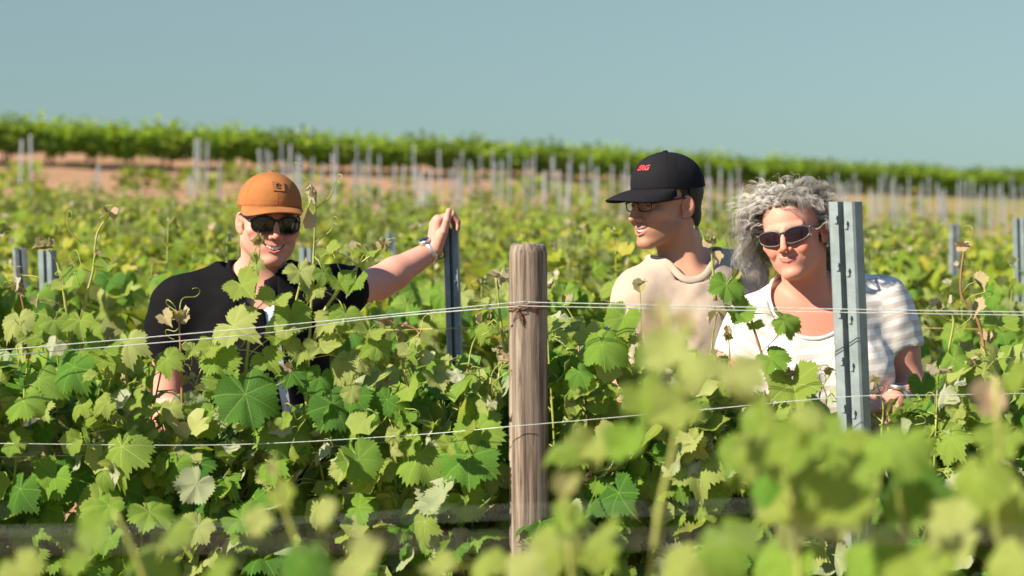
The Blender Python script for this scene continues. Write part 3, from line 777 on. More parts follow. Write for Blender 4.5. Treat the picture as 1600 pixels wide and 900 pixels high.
    def make_legs(s, mat):
        bx, by, bz = s.base
        hip = [Vector((bx+k*0.085, by, bz+0.90)) for k in (-1, 1)]; kn = [Vector((bx+k*0.10, by-0.02, bz+0.49)) for k in (-1, 1)]; an = [Vector((bx+k*0.11, by+0.02, bz+0.09)) for k in (-1, 1)]
        wd = s.b.get('w', 1.0)
        def fn(p):
            d = ell(p, (bx, by+0.01, bz+0.95), (0.19*wd, 0.15, 0.2))
            for i in (0, 1):
                l = smin(cone(p, hip[i], kn[i], 0.088, 0.062), cone(p, kn[i], an[i], 0.062, 0.055), 0.04); d = smin(d, l, 0.03)
            d = np.maximum(d, bz+0.075-p[:, 2])
            return d-0.003*vnoise(p*14)
        A = [np.arange(lo, hi, 0.013, dtype=np.float32) for lo, hi in ((bx-0.3, bx+0.3), (by-0.22, by+0.22), (bz+0.05, bz+1.1))]
        V, Q = surface_nets(fn, *A); link('trousers', np_mesh('trousers', V-np.array(s.base, dtype=np.float32), Q), s.root, mat)
        for i in (0, 1):
            c = an[i]
            def sf(p):
                d = smin(ell(p, (c.x, c.y-0.07, bz+0.045), (0.048, 0.15, 0.05)), ell(p, (c.x, c.y+0.01, bz+0.075), (0.042, 0.06, 0.06)), 0.03)
                return np.maximum(d, bz+0.003-p[:, 2])
            A = [np.arange(lo, hi, 0.009, dtype=np.float32) for lo, hi in ((c.x-0.08, c.x+0.08), (c.y-0.26, c.y+0.12), (bz-0.02, bz+0.16))]
            V, Q = surface_nets(sf, *A); link('shoe', np_mesh('shoe', V-np.array(s.base, dtype=np.float32), Q), s.root, M['shoe'])
    # ---- things worn on the head (head centimetres)
    def hmesh(s, mb, name, mat, parent=None, smooth=True, solid=0.0):
        mb.v = [tuple(s.from_head(v)-s.base) for v in mb.v]
        o = mb.build(name, mat, parent or s.root, smooth)
        if solid:
            md = o.modifiers.new('thickness', 'SOLIDIFY'); md.thickness = solid; md.offset = 0
        return o
    def cap(s, mat, brim_len=7.2, tilt=0.0, height=9.4, peak=0.0, up=0.0, k=1.0, arch=0.05, droop=0.4):
        T = Matrix.Rotation(tilt, 4, 'X')
        c0 = Vector((0, 0.9, 3.7+up)); ax, ayf, ayb = 7.8*k, 9.6*k, 9.8*k
        def dome(th, t):
            """t 0 top .. 1 rim"""
            x, y = math.sin(th), -math.cos(th)
            a = t*math.pi/2; r = math.sin(a)**0.97; z = math.cos(a)**0.93
            front = max(0, math.cos(th))
            rr = r+0.05*front*math.sin(2*a)
            pnt = Vector((x*ax*rr, y*(ayf if y < 0 else ayb)*rr, z*(height+peak*front)-1.3*t**4*(0.25-0.35*front)))
            pnt.x *= 1+0.012*math.cos(6*th)*r
            return c0+T.to_3x3() @ pnt
        n, mm = 72, 22; mb = MB(); vs = [dome(0, 0)]
        for j in range(1, mm+1):
            for i in range(n): vs.append(dome(2*math.pi*i/n, j/mm))
        fs = [(0, 1+(i+1) % n, 1+i)[::-1] for i in range(n)]
        for j in range(mm-1):
            for i in range(n): fs.append((1+j*n+i, 1+j*n+(i+1) % n, 1+(j+1)*n+(i+1) % n, 1+(j+1)*n+i)[::-1])
        mb.add(vs, fs)
        capo = s.hmesh(mb, 'cap', mat, None, True, 0.0025)
        sm = MB()                                   # seams
        for k in range(6):
            th = k*math.pi/3
            pts = [dome(th, t/16)*1.0 for t in range(0, 17)]
            pts = [q+(q-c0).normalized()*0.10 for q in pts]; sm.tube(pts, 0.09, 5)
        pts = [dome(2*math.pi*i/48, 0.985) for i in range(49)]; sm.tube([q+(q-c0).normalized()*0.12 for q in pts], 0.10, 5)
        pts = [dome(2*math.pi*i/48, 0.89) for i in range(49)]; sm.tube([q+(q-c0).normalized()*0.10 for q in pts], 0.06, 5)
        s.hmesh(sm, 'seam', mat, capo)
        bt = MB(); tp = dome(0, 0); bt.tube([tp+Vector((0, 0, -0.1)), tp+Vector((0, 0, 0.25)), tp+Vector((0, 0, 0.42))], [0.75, 0.7, 0.35], 14); s.hmesh(bt, 'button', mat, capo)
        br = MB(); vs = []; fs = []; nu, nv = 40, 14
        for j in range(nv+1):
            for i in range(nu+1):
                u = -1+2*i/nu; v = j/nv; th = u*R(72)
                rim = dome(th, 1.0); edge = (1-abs(u)**2.6)
                out = Vector((math.sin(th)*0.25, -1, 0)).normalized()
                q = rim+T.to_3x3() @ (out*brim_len*v*edge**0.75)
                q.z += -arch*1.25*(u*7.2)**2*(0.25+0.75*v)*v**0.5*max(0, edge)**0.6-droop*(0.5*v+v*v)
                vs.append(q)
        for j in range(nv):
            for i in range(nu): fs.append((j*(nu+1)+i, j*(nu+1)+i+1, (j+1)*(nu+1)+i+1, (j+1)*(nu+1)+i))
        br.add(vs, fs); s.hmesh(br, 'brim', mat, capo, True, 0.0042)
        s.dome = dome; s.capc = c0
        return capo
    def on_cap(s, th, t, lift=0.15):
        """frame on the crown: point, right, up, out"""
        p = s.dome(th, t); e = 1e-3
        r = (s.dome(th+e, t)-s.dome(th-e, t)).normalized(); u = (s.dome(th, t-e)-s.dome(th, t+e)).normalized()
        o_ = r.cross(u); o_ = o_ if o_.dot(p-s.capc) > 0 else -o_
        return p+o_*lift, r, u, o_

def lens_outline(w, h, n=28, e=2.4, tear=0.0):
    out = []
    for i in range(n):
        a = 2*math.pi*i/n; c, s_ = math.cos(a), math.sin(a)
        x = w*abs(c)**(2/e)*(1 if c >= 0 else -1); z = h*abs(s_)**(2/e)*(1 if s_ >= 0 else -1)
        z *= 1+tear*x/w; out.append((x, z))
    return out
def glasses(pn, name, lens_m, frame_m, lw, lh, cx, cz, y0, wrap, e=2.2, rim=0.22, temple_z=1.0, tear=0.0, tilt=0.0):
    """parts in head cm; returns the glasses object (frame) with lens, temple children"""
    fr = MB(); lenses = []
    def pos(x, z, dy=0): return Vector((x, y0+wrap*(x*x)*0.012+dy-0.10*(z-cz)*0-0.04*z, z))
    for sx in (-1, 1):
        ol = lens_outline(lw, lh, 32, e, tear)
        ring = [pos(sx*(cx+x), cz+z+tilt*x) for x, z in ol]
        fr.tube(ring+[ring[0]], rim, 6, caps=False)
        lm = MB(); vs = [pos(sx*cx, cz, -0.22)]+[pos(sx*(cx+x*0.55), cz+z*0.55+tilt*x*.55, -0.16) for x, z in ol]+[pos(sx*(cx+x), cz+z+tilt*x, 0) for x, z in ol]
        n = len(ol); f = [(0, 1+i, 1+(i+1) % n) for i in range(n)]+[(1+i, 1+n+i, 1+n+(i+1) % n, 1+(i+1) % n) for i in range(n)]
        lm.add(vs, f); lenses.append(lm)
    fr.tube(smooth_path([pos(-(cx-lw), cz+lh*0.35), pos(-0.5, cz+lh*0.55, -0.15), pos(0.5, cz+lh*0.55, -0.15), pos(cx-lw, cz+lh*0.35)], 4), rim*1.1, 6)
    go = pn.hmesh(fr, name, frame_m)
    for lm in lenses: pn.hmesh(lm, 'lens', lens_m, go)
    for sx in (-1, 1):
        tm = MB(); a = pos(sx*(cx+lw), cz+lh*0.45+tilt*lw)
        tm.tube(smooth_path([a, a+Vector((sx*0.55, 0.5, 0.05)), Vector((sx*7.35, -3.0, temple_z)), Vector((sx*7.55, 0.8, temple_z+0.2)), Vector((sx*7.5, 3.0, temple_z-1.6))], 5), [rim*1.5]*21, 6)
        pn.hmesh(tm, 'temple', frame_m, go)
    return go
def wrist_band(pn, i, f, name, mat, rad, thick, wid, face=None):
    """band round the forearm at fraction f of elbow->wrist"""
    a, b = pn.el[i], pn.wr[i]; d = (b-a).normalized(); c = a.lerp(b, f)
    u = d.orthogonal().normalized(); v = d.cross(u); mb = MB(); n = 28; vs = []; fs = []
    for k in range(n):
        t = 2*math.pi*k/n; r = u*math.cos(t)+v*math.sin(t)
        for rr, ww in ((rad, -wid), (rad+thick, -wid), (rad+thick, wid), (rad, wid)): vs.append(c+r*rr+d*ww-pn.base)
    for k in range(n):
        for j in range(4): fs.append((k*4+j, ((k+1) % n)*4+j, ((k+1) % n)*4+(j+1) % 4, k*4+(j+1) % 4))
    mb.add(vs, fs); o = mb.build(name, mat, pn.root)
    if face is not None:
        fd = Vector(face).normalized(); fd = (fd-d*fd.dot(d)).normalized(); fm = MB()
        ctr = c+fd*(rad+thick)-pn.base; fm.tube([ctr-fd*0.002, ctr+fd*0.006, ctr+fd*0.008], [0.019, 0.019, 0.016], 20); cs = fm.build('watch_case', M['silver'], o)
        dm = MB(); dm.tube([ctr+fd*0.0078, ctr+fd*0.0088], [0.0145, 0.0145], 20); dm.build('watch_dial', M['lens'], o)
    return o

PEOPLE = True
GROUP = None
if PEOPLE:
    exec_people = True
# ---- man in black (left)
def man_black():
    Y = 6.6
    base = (P(402, 400, Y).x, Y, 0.0)
    hc = P(421, 345, Y-0.05)
    o = dict(skin=(0.57, 0.30, 0.232), hair=(0.16, 0.08, 0.04), brow=(0.20, 0.10, 0.05), lips=(0.52, 0.18, 0.15), flush=0.95, stubble=0.14, mouth_w=3.25, gap=1.35, lift=1.15, jaw=1.12, size=1.04)
    sh = [P(277, 478, Y), P(512, 462, Y+0.02)]
    el = [P(262, 648, Y-0.0), P(592, 442, Y+0.24)]
    wr = [P(318, 668, Y-0.23), P(676, 391, Y+0.34)]
    hands = [dict(d=(0.75, -0.55, 0.1), n=(0.3, 0.5, -0.8), side=-1, curl=(0.45, 0.6, 0.4)),
             dict(d=(0.12, 0.05, 0.98), n=(0.95, 0.25, -0.12), side=-1, curl=[(1.05, 1.25, 0.7), (1.1, 1.3, 0.7), (1.15, 1.3, 0.7), (1.2, 1.35, 0.8)], thumb=[(0.35, -0.45, 0.75), (0.28, -0.12, 0.95), (0.22, 0.02, 0.97)], sc=1.0)]
    pn = Person('smiling man in black shirt, tan cap and round sunglasses, left hand on a steel post', None, base, hc, (R(4), R(2), R(17)), o,
                P(402, 438, Y+0.0), sh, el, wr, hands, dict(w=1.08, dp=1.12, arm=1.08, neck_r=0.058, fine_hands=[1]))
    pn.make_body()
    bx = base[0]
    def front_gap(p):    # the open front of the shirt, the white undershirt shows in it
        zt, zb = P(0, 455, Y).z, P(0, 660, Y).z
        t = np.clip((zt-p[:, 2])/(zt-zb), -0.3, 1.3)
        xc = P(424, 455, Y).x+(P(458, 660, Y).x-P(424, 455, Y).x)*t
        wv = 0.016-0.006*t+0.05*np.clip(0.12-t, 0, 1)
        return np.maximum(np.abs(p[:, 0]-xc)-wv, p[:, 1]-(Y-0.02))
    nk = np.array(pn.neck, dtype=np.float32)
    def neck_hole(p):
        return np.minimum(cone(p, pn.neck+Vector((0, -0.01, 0.03)), pn.neck+Vector((0.01, -0.055, -0.055)), 0.090, 0.055), cone(p, pn.neck+Vector((0, 0, 0.03)), pn.neck+Vector((0, -0.01, 0.17)), 0.090, 0.18))
    pn.make_shirt(dict(off=0.016, sleeve=(0.50, 0.42), fold=0.006, hem=0.84, flare=0.020, cuts=[front_gap, neck_hole]), M['black_cloth'], 'shirt', 0.0048)
    black = pn.shirt
    pn.make_shirt(dict(off=0.006, sleeve=(0.3, 0.25), fold=0.001, hem=0.86, flare=0.004, cuts=[lambda p: np.minimum(cone(p, pn.neck+Vector((0, -0.01, 0.02)), pn.neck+Vector((0, -0.06, -0.02)), 0.085, 0.07), cone(p, pn.neck+Vector((0, 0, 0.0)), pn.neck+Vector((0, -0.01, 0.15)), 0.085, 0.18))]), M['white_cloth'], 'undershirt', 0.008)
    # collar: two flaps round the neck
    cm = MB(); vs = []; fs = []; n = 40; N_ = pn.neck
    for i in range(n+1):
        a = R(22)+(2*math.pi-R(44))*i/n                # 0 = front
        x, y = math.sin(a), -math.cos(a); fr = max(0, math.cos(a))
        r0, r1, r2 = 0.068, 0.073, 0.098+0.022*fr
        zz = 0.020-0.052*fr
        pts = [(r0, zz+0.012), (r1, zz+0.030-0.006*fr), (r1+0.007, zz+0.029-0.006*fr), (r2, zz-0.022-0.030*fr**3)]
        for r, z in pts: vs.append(N_+Vector((x*r*0.98, y*r*0.92-0.012, z+0.006))-pn.base)
    for i in range(n):
        for k in range(3): fs.append((i*4+k, i*4+k+1, (i+1)*4+k+1, (i+1)*4+k))
    cm.add(vs, fs); co = cm.build('collar', M['black_cloth'], black)
    md = co.modifiers.new('thickness', 'SOLIDIFY'); md.thickness = 0.003
    pn.make_legs(M['denim'])
    c = pn.cap(M['canvas'], 7.8, R(-1), 8.6, 0.3, 0.1, 1.05, 0.058, 0.55)
    p0, r, u, n_ = pn.on_cap(R(3), 0.60, 0.10)
    pm = MB(); rot = Matrix((r, u, n_)).transposed(); pm.box(p0, (1.55, 1.45, 0.10), rot); pt = pn.hmesh(pm, 'patch', M['patch'], c, False)
    em = MB()
    arc = [p0+n_*0.14+r*(0.72*math.cos(a))+u*(0.72*math.sin(a)) for a in [R(40+280*k/18) for k in range(19)]]
    em.tube(arc, [0.10+0.16*math.sin(math.pi*k/18) for k in range(19)], 6)
    em.tube([p0+n_*0.14+r*0.5+u*0.5, p0+n_*0.14+r*0.1+u*0.05, p0+n_*0.14-r*0.25-u*0.2], [0.2, 0.16, 0.05], 6)
    pn.hmesh(em, 'emblem', M['patch_dark'], pt)
    glasses(pn, 'sunglasses', M['lens'], M['black_plastic'], 2.85, 2.1, 3.4, -0.45, -9.4, 2.6, e=2.3, rim=0.26, temple_z=1.2)
    wrist_band(pn, 1, 0.93, 'watch', M['silver'], 0.0305, 0.004, 0.010, (-0.3, -0.3, 0.9))
    wrist_band(pn, 1, 1.07, 'bracelet', M['leather'], 0.033, 0.003, 0.002)
    return pn
# ---- man in beige (middle)
def man_beige():
    Y = 6.32
    base = (P(1066, 400, Y).x, Y, 0.0); hc = P(1040, 318, Y-0.02)
    o = dict(skin=(0.50, 0.27, 0.18), hair=(0.022, 0.016, 0.012), brow=(0.03, 0.02, 0.015), lips=(0.45, 0.17, 0.13), flush=0.5, stubble=0.45, mouth_w=3.25, gap=1.4, lift=1.15, jaw=0.97, size=1.02, nose=1.4)
    sh = [P(1000, 462, Y-0.03), P(1160, 436, Y+0.10)]
    el = [P(975, 612, Y+0.03), P(1190, 600, Y+0.14)]; wr = [P(975, 740, Y-0.12), P(1170, 735, Y+0.02)]
    hands = [dict(d=(0.1, -0.4, -0.9), n=(0.9, 0.2, 0), side=-1, curl=(0.3, 0.4, 0.3)), dict(d=(-0.1, -0.3, -0.9), n=(-0.9, 0.1, 0), side=1, curl=(0.3, 0.4, 0.3))]
    pn = Person('man in beige tee, black cap and clear glasses, smiling to one side', None, base, hc, (R(3), R(0), R(-57)), o,
                P(1078, 425, Y+0.03), sh, el, wr, hands, dict(w=0.97, dp=1.0, arm=0.97, neck_r=0.060))
    pn.make_body()
    nh = lambda p: np.minimum(cone(p, pn.neck+Vector((-0.005, 0.0, 0.02)), pn.neck+Vector((-0.010, -0.046, -0.004)), 0.084, 0.072), cone(p, pn.neck+Vector((-0.005, 0.0, 0.02)), pn.neck+Vector((-0.02, -0.02, 0.16)), 0.084, 0.19))
    sp = dict(off=0.012, sleeve=(0.72, 0.72), fold=0.0045, hem=0.82, flare=0.018, cuts=[nh]); pn.make_shirt(sp, M['beige_cloth'])
    pn.band(sp, nh, M['beige_cloth'], 0.0038, 2.6)
    pn.make_legs(M['khaki'])
    c = pn.cap(M['black_canvas'], 8.0, R(2), 8.9, 0.25, 0.3, 1.04, 0.045, 1.2)
    p0, r, u, n_ = pn.on_cap(R(12), 0.60, 0.12)
    # red lettering sewn on the front panel
    tc = bpy.data.curves.new('lettering', 'FONT'); tc.body = 'ERG'; tc.size = 2.1; tc.extrude = 0.05; tc.offset = 0.05; tc.align_x = 'CENTER'; tc.align_y = 'CENTER'; tc.resolution_u = 3; tc.shear = 0.2
    to = bpy.data.objects.new('tmp', tc); C.objects.link(to); dg = bpy.context.evaluated_depsgraph_get(); tme = bpy.data.meshes.new_from_object(to.evaluated_get(dg)); bpy.data.objects.remove(to)
    th0, t0 = R(12), 0.60
    def wrapped(v):
        th = th0+v.x*1.15/9.0; q, r1, u1, n1 = pn.on_cap(th, t0-v.y/14.0, 0.12+v.z); return q
    for v in tme.vertices: v.co = pn.from_head(wrapped(v.co))-pn.base
    tme.materials.clear(); link('lettering', tme, c, M['red_thread'])
    glasses(pn, 'glasses', M['clear'], M['black_plastic'], 2.35, 1.35, 3.05, -0.2, -9.15, 2.0, e=3.0, rim=0.15, temple_z=1.1)
    # short hair under the cap's edge
    def hf(p):
        q = pn.to_head(p); s = q.copy(); s[:, 0] = np.abs(s[:, 0])
        d = ell(q, (0, 1.0, 3.2), (7.75, 9.75, 8.2)); d = smin(d, ell(q, (0, 4.0, -3.0), (6.2, 5.6, 6.0)), 1.5)
        d = np.maximum(d, 2.2-q[:, 1]-0.25*(q[:, 2]-2)); d = np.maximum(d, -7.6-q[:, 2]); d = np.maximum(d, q[:, 2]-4.5)
        d = np.maximum(d, -(ell(s, (7.9, 1.6, -0.9), (1.5, 2.2, 3.2))))
        return (d-0.12*vnoise(q*2.5))/100
    A = [np.arange(hc[i]-0.13, hc[i]+0.13, 0.003, dtype=np.float32) for i in range(3)]
    V, Q = surface_nets(hf, *A); me = np_mesh('hair', V-np.array(pn.base, dtype=np.float32), Q); color_attr(me, np.tile(np.array((0.02, 0.015, 0.012)), (len(V), 1))); link('hair', me, pn.root, M['hair'])
    return pn
# ---- woman (right)
def woman():
    Y = 5.98
    base = (P(1282, 400, Y).x, Y, 0.0); hc = P(1240, 366, Y-0.06)
    o = dict(skin=(0.56, 0.27, 0.20), hair=(0.33, 0.30, 0.27), brow=(0.30, 0.22, 0.17), brow_k=0.5, lipk=0.95, lips=(0.45, 0.125, 0.115), flush=1.0, mouth_w=3.6, gap=0.30, lift=1.25, jaw=1.06, size=0.97, age=1.0)
    sh = [P(1178, 508, Y-0.02), P(1384, 478, Y+0.03)]
    el = [P(1122, 622, Y-0.02), P(1428, 622, Y-0.0)]; wr = [P(1150, 620, Y-0.22), P(1398, 628, Y-0.22)]
    hands = [dict(d=(0.0, -0.35, -0.75), n=(0.35, 0.85, -0.4), side=-1, curl=(0.25, 0.35, 0.25), sc=0.9),
             dict(d=(-0.88, -0.42, -0.02), n=(-0.25, 0.5, -0.8), side=1, curl=(0.35, 0.5, 0.4), sc=0.9)]
    zb = P(0, 590, Y).z
    pn = Person('woman with curly grey hair, dark sunglasses and striped white tee, head tilted', None, base, hc, (R(2), R(-11), R(-24)), o,
                P(1268, 462, Y), sh, el, wr, hands,
                dict(w=0.98, dp=1.1, arm=0.98, neck_r=0.050, sunburn=0.5, bust=[(P(1222, 0, Y).x, zb, 0.082, Y-0.085), (P(1335, 0, Y).x, zb+0.005, 0.082, Y-0.075)]))
    pn.make_body()
    nk = pn.neck
    scoop = lambda p: np.minimum(ell(p, nk+Vector((-0.008, -0.08, 0.01)), (0.108, 0.13, 0.118)), cone(p, nk+Vector((-0.008, -0.02, 0.03)), nk+Vector((-0.02, -0.04, 0.17)), 0.085, 0.19))
    def cols(V):
        c = (pn.sh[0]+pn.sh[1])/2; per = 0.033
        s = V[:, 2]-0.10*(V[:, 0]-base[0])
        for i in (0, 1):
            d = np.array((pn.el[i]-pn.sh[i]).normalized(), dtype=np.float32)
            al = (V-np.array(pn.sh[i], dtype=np.float32)) @ d
            out = (V[:, 0]-pn.sh[i].x)*(1 if i else -1)
            wgt = out > -0.022
            s = np.where(wgt, -al+0.012, s)
        return np.stack([s, s*0, s*0], -1)
    sp = dict(off=0.012, sleeve=(0.50, 0.50), fold=0.0045, hem=0.80, flare=0.016, cuts=[scoop]); pn.make_shirt(sp, M['stripe_cloth'], 'shirt', 0.0055, cols)
    pn.band(sp, scoop, M['hem_cloth'], 0.0042, 1.3, 'neckline_hem')
    pn.make_legs(M['denim'])
    glasses(pn, 'sunglasses', M['lens_plum'], M['grey_frame'], 3.1, 1.85, 3.5, -0.25, -9.5, 3.4, e=2.6, rim=0.2, temple_z=0.9, tear=-0.12, tilt=0.10)
    em = MB(); e0 = Vector((7.75, 0.9, -3.9)); em.tube([e0, e0+Vector((0.1, -0.1, -0.5)), e0+Vector((0.1, -0.1, -0.9))], [0.2, 0.38, 0.2], 8); pn.hmesh(em, 'earring', M['silver'])
    wrist_band(pn, 1, 0.92, 'watch', M['silver'], 0.0285, 0.004, 0.008, (-0.2, -0.7, 0.6))
    # curly hair: locks of many fine strands
    rd = random.Random(3); Vs = []; Fs = []; Cs = []; off = 0
    def lock(root, dirs, L, curl, amp, tone, ns, wid, npts=15):
        nonlocal off
        ph0 = rd.uniform(0, 6.28); hand = rd.choice((-1, 1)); turns = curl
        c = root.copy(); path = []; d = dirs[0].copy()
        for i in range(npts):
            t = i/(npts-1); k = t*(len(dirs)-1); a = min(int(k), len(dirs)-2); f = k-a
            d = (dirs[a]*(1-f)+dirs[a+1]*f).normalized(); path.append(c.copy()); c = c+d*(L/(npts-1))
        for s_ in range(ns):
            jo = rvec(wid*0.32, rd); r0 = rd.uniform(0.75, 1.15); dph = rd.gauss(0, 0.2); ph = ph0+dph
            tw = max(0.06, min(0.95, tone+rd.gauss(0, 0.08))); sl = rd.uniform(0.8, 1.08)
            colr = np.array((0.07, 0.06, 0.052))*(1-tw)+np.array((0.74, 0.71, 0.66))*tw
            vs = []; rr = 0.042*rd.uniform(0.7, 1.3)
            for i in range(npts):
                t = i/(npts-1); q = path[i]*sl+path[0]*(1-sl)
                dd = (path[min(i+1, npts-1)]-path[max(i-1, 0)]).normalized(); u = dd.orthogonal().normalized(); u = (u-dd*u.dot(dd)).normalized(); v = dd.cross(u)
                a = ph+hand*turns*6.28*t; env = min(1, t*3)*amp*r0
                q = q+(u*math.cos(a)+v*math.sin(a))*env+jo*(0.5+0.7*t)
                for k in range(3):
                    b = k*2.094; vs.append(q+(u*math.cos(b)+v*math.sin(b))*rr*(1-0.6*t))
            Vs.extend(vs); Cs.extend([colr]*len(vs))
            for i in range(npts-1):
                for k in range(3): Fs.append((off+i*3+k, off+i*3+(k+1) % 3, off+(i+1)*3+(k+1) % 3, off+(i+1)*3+k))
            off += len(vs)
    made = 0
    while made < 470:
        az = rd.uniform(-math.pi, math.pi); el_a = math.asin(rd.uniform(-0.6, 0.99))      # az 0 = face
        n = Vector((math.sin(az)*math.cos(el_a), -math.cos(az)*math.cos(el_a), math.sin(el_a)))
        root = Vector((n.x*7.4, 1.0+n.y*9.3, 3.2+n.z*8.1))
        if root.z < 7.3-0.16*abs(root.x) and root.y < -1.6: continue           # forehead and face stay free
        if abs(root.x) > 5 and root.y < 0.6 and root.z < 2.0: continue
        if root.z < -3 and root.y < 4: continue
        side = 1 if n.x > 0 else -1
        if root.y < -2.5:                  # fringe: lifts off the brow, rolls over and falls aside
            sgn = side if abs(root.x) > 2.0 else (-1 if rd.random() < .55 else 1)
            if abs(root.x) > 3.5 or rd.random() < .35:
                dirs = [n*0.9+Vector((sgn*0.3, -0.2, 0.35)), Vector((sgn*0.85, -0.05, 0.05)), Vector((sgn*0.55, 0.1, -0.85)), Vector((-sgn*0.1, 0.15, -1))]; L = rd.uniform(7, 11)
            else:
                dirs = [n*0.6+Vector((sgn*.3, -0.15, 0.3)), Vector((sgn*0.75, 0.35, 0.2)), Vector((sgn*0.75, 0.55, -0.3)), Vector((sgn*0.3, 0.3, -0.9))]; L = rd.uniform(5, 8.5)
            amp = rd.uniform(0.5, 1.0); cu = rd.uniform(1.0, 1.8)
        elif n.z > 0.5:                    # crown
            dirs = [n*0.5+Vector((side*0.5, 0, 0)), n*0.2+Vector((side*0.75, rd.gauss(0, .3), 0.0)), Vector((side*0.75, rd.gauss(0, .3), -0.45)), Vector((side*0.35, 0, -0.95))]; L = rd.uniform(6, 10)
            amp = rd.uniform(0.6, 1.3); cu = rd.uniform(1.2, 2.4)
        else:                              # sides and back fall to the neck
            fl = 0.52 if side < 0 else 0.18
            dirs = [n*0.9+Vector((0, 0, 0.1)), n*fl+Vector((side*fl*0.7, 0, -0.6)), Vector((side*0.18, 0.0, -0.95)), Vector((-side*0.25, -0.05, -0.9))]; L = rd.uniform(11, 16.5)
            amp = rd.uniform(0.6, 1.4); cu = rd.uniform(1.6, 3.0)
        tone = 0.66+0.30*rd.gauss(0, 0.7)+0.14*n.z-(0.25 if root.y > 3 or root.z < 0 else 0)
        if root.x > 2: L *= 0.82
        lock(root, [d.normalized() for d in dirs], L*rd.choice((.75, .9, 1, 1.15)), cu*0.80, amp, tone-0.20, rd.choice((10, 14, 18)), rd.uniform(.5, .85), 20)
        made += 1
    for _ in range(60):                    # wind-blown curls standing off the mass, most to one side
        n = Vector((rd.gauss(-0.6, 0.7), rd.gauss(0.1, 0.5), rd.gauss(0.45, 0.5))).normalized()
        if n.z < -0.3 or n.y < -0.75: continue
        root = Vector((n.x*8.2, 1.0+n.y*10, 3.4+n.z*9)); sd = -1 if n.x < 0.3 else 1
        lock(root, [n, (n+Vector((sd*0.5, 0, .1))).normalized(), Vector((sd*0.9, rd.gauss(0, .3), -0.1)).normalized(), Vector((sd*0.3, 0, -1)).normalized()], rd.uniform(6, 10), rd.uniform(0.9, 1.6), rd.uniform(.7, 1.3), 0.82, 5, 0.35, 18)
    for _ in range(90):                    # flyaway single hairs
        n = rvec(1, rd).normalized()
        if n.z < 0.0 or n.y < -0.6: continue
        root = Vector((n.x*8.6, 1.0+n.y*10, 3.6+n.z*9))
        lock(root, [n, (n+rvec(0.8, rd)).normalized(), (rvec(0.9, rd)+Vector((-0.4, 0, -.4))).normalized()], rd.uniform(3, 6), 1.0, 0.6, 0.75, 1, 0.3, 12)
    V = np.array([tuple(pn.from_head(v)-pn.base) for v in Vs], dtype=np.float32)
    me = np_mesh('hair', V, np.array(Fs, dtype=np.int32)); color_attr(me, np.array(Cs, dtype=np.float32)); link('hair', me, pn.root, M['hair'])
    return pn
import os
if not os.environ.get('NO_PEOPLE'):
    man_black(); man_beige(); woman()

# ------------------------------------------------------------------ posts
def steel_post(top, h, wdt=0.06, mat='steel', lean=(0.0, 0.0), yaw=0.0, hooks=True, label='', group=None, name='steel_post'):
    """folded channel: two front faces, a groove between, sides turned back"""
    root = empty(name, (top.x-lean[0]*h, top.y-lean[1]*h, top.z-h), yaw)
    tag(root, label, 'post', group)
    k = wdt/0.06
    path = [(-.030, .026), (-.0305, -.012), (-.027, -.0155), (-.0085, -.0155), (-.0055, .012), (.0035, .012), (.0075, -.0155), (.027, -.0155), (.0305, -.012), (.030, .026)]
    path = [Vector((x*k, y*k)) for x, y in path]; th = 0.0022*k
    outer, inner = [], []
    for i, p in enumerate(path):
        a = path[max(0, i-1)]; b = path[min(len(path)-1, i+1)]; t = (b-a).normalized(); n = Vector((t.y, -t.x))
        outer.append(p+n*th*0.5); inner.append(p-n*th*0.5)
    poly = outer+inner[::-1]; n = len(poly); mb = MB(); vs = []; fs = []
    nz = 2
    for j in range(nz):
        z = h*j/(nz-1)
        for q in poly: vs.append((q.x+lean[0]*z, q.y+lean[1]*z, z))
    for i in range(n): fs.append((i, (i+1) % n, n+(i+1) % n, n+i))
    m_ = len(path)
    for i in range(m_-1):
        fs.append((n+i, n+i+1, n+n-2-i, n+n-1-i)); fs.append((i+1, i, n-1-i, n-2-i))
    mb.add(vs, fs); mb.build('channel', M[mat], root, False)
    if hooks:
        z = h-0.04; hm = None
        while z > h-0.75:
            for sx in (-1, 1):
                if hm is None:
                    b = MB(); b.box((0, 0, 0), (0.0035*k, 0.004*k, 0.008)); b.box((0.002*k, -0.004*k, 0.006), (0.002*k, 0.003*k, 0.003)); hm = b.mesh('hook', False); hm.materials.append(M[mat])
                o = link('hook', hm, root); o.location = (sx*0.0125*k+lean[0]*z, -0.0165*k+lean[1]*z, z-(0.012 if sx > 0 else 0))
            z -= 0.105
    return root

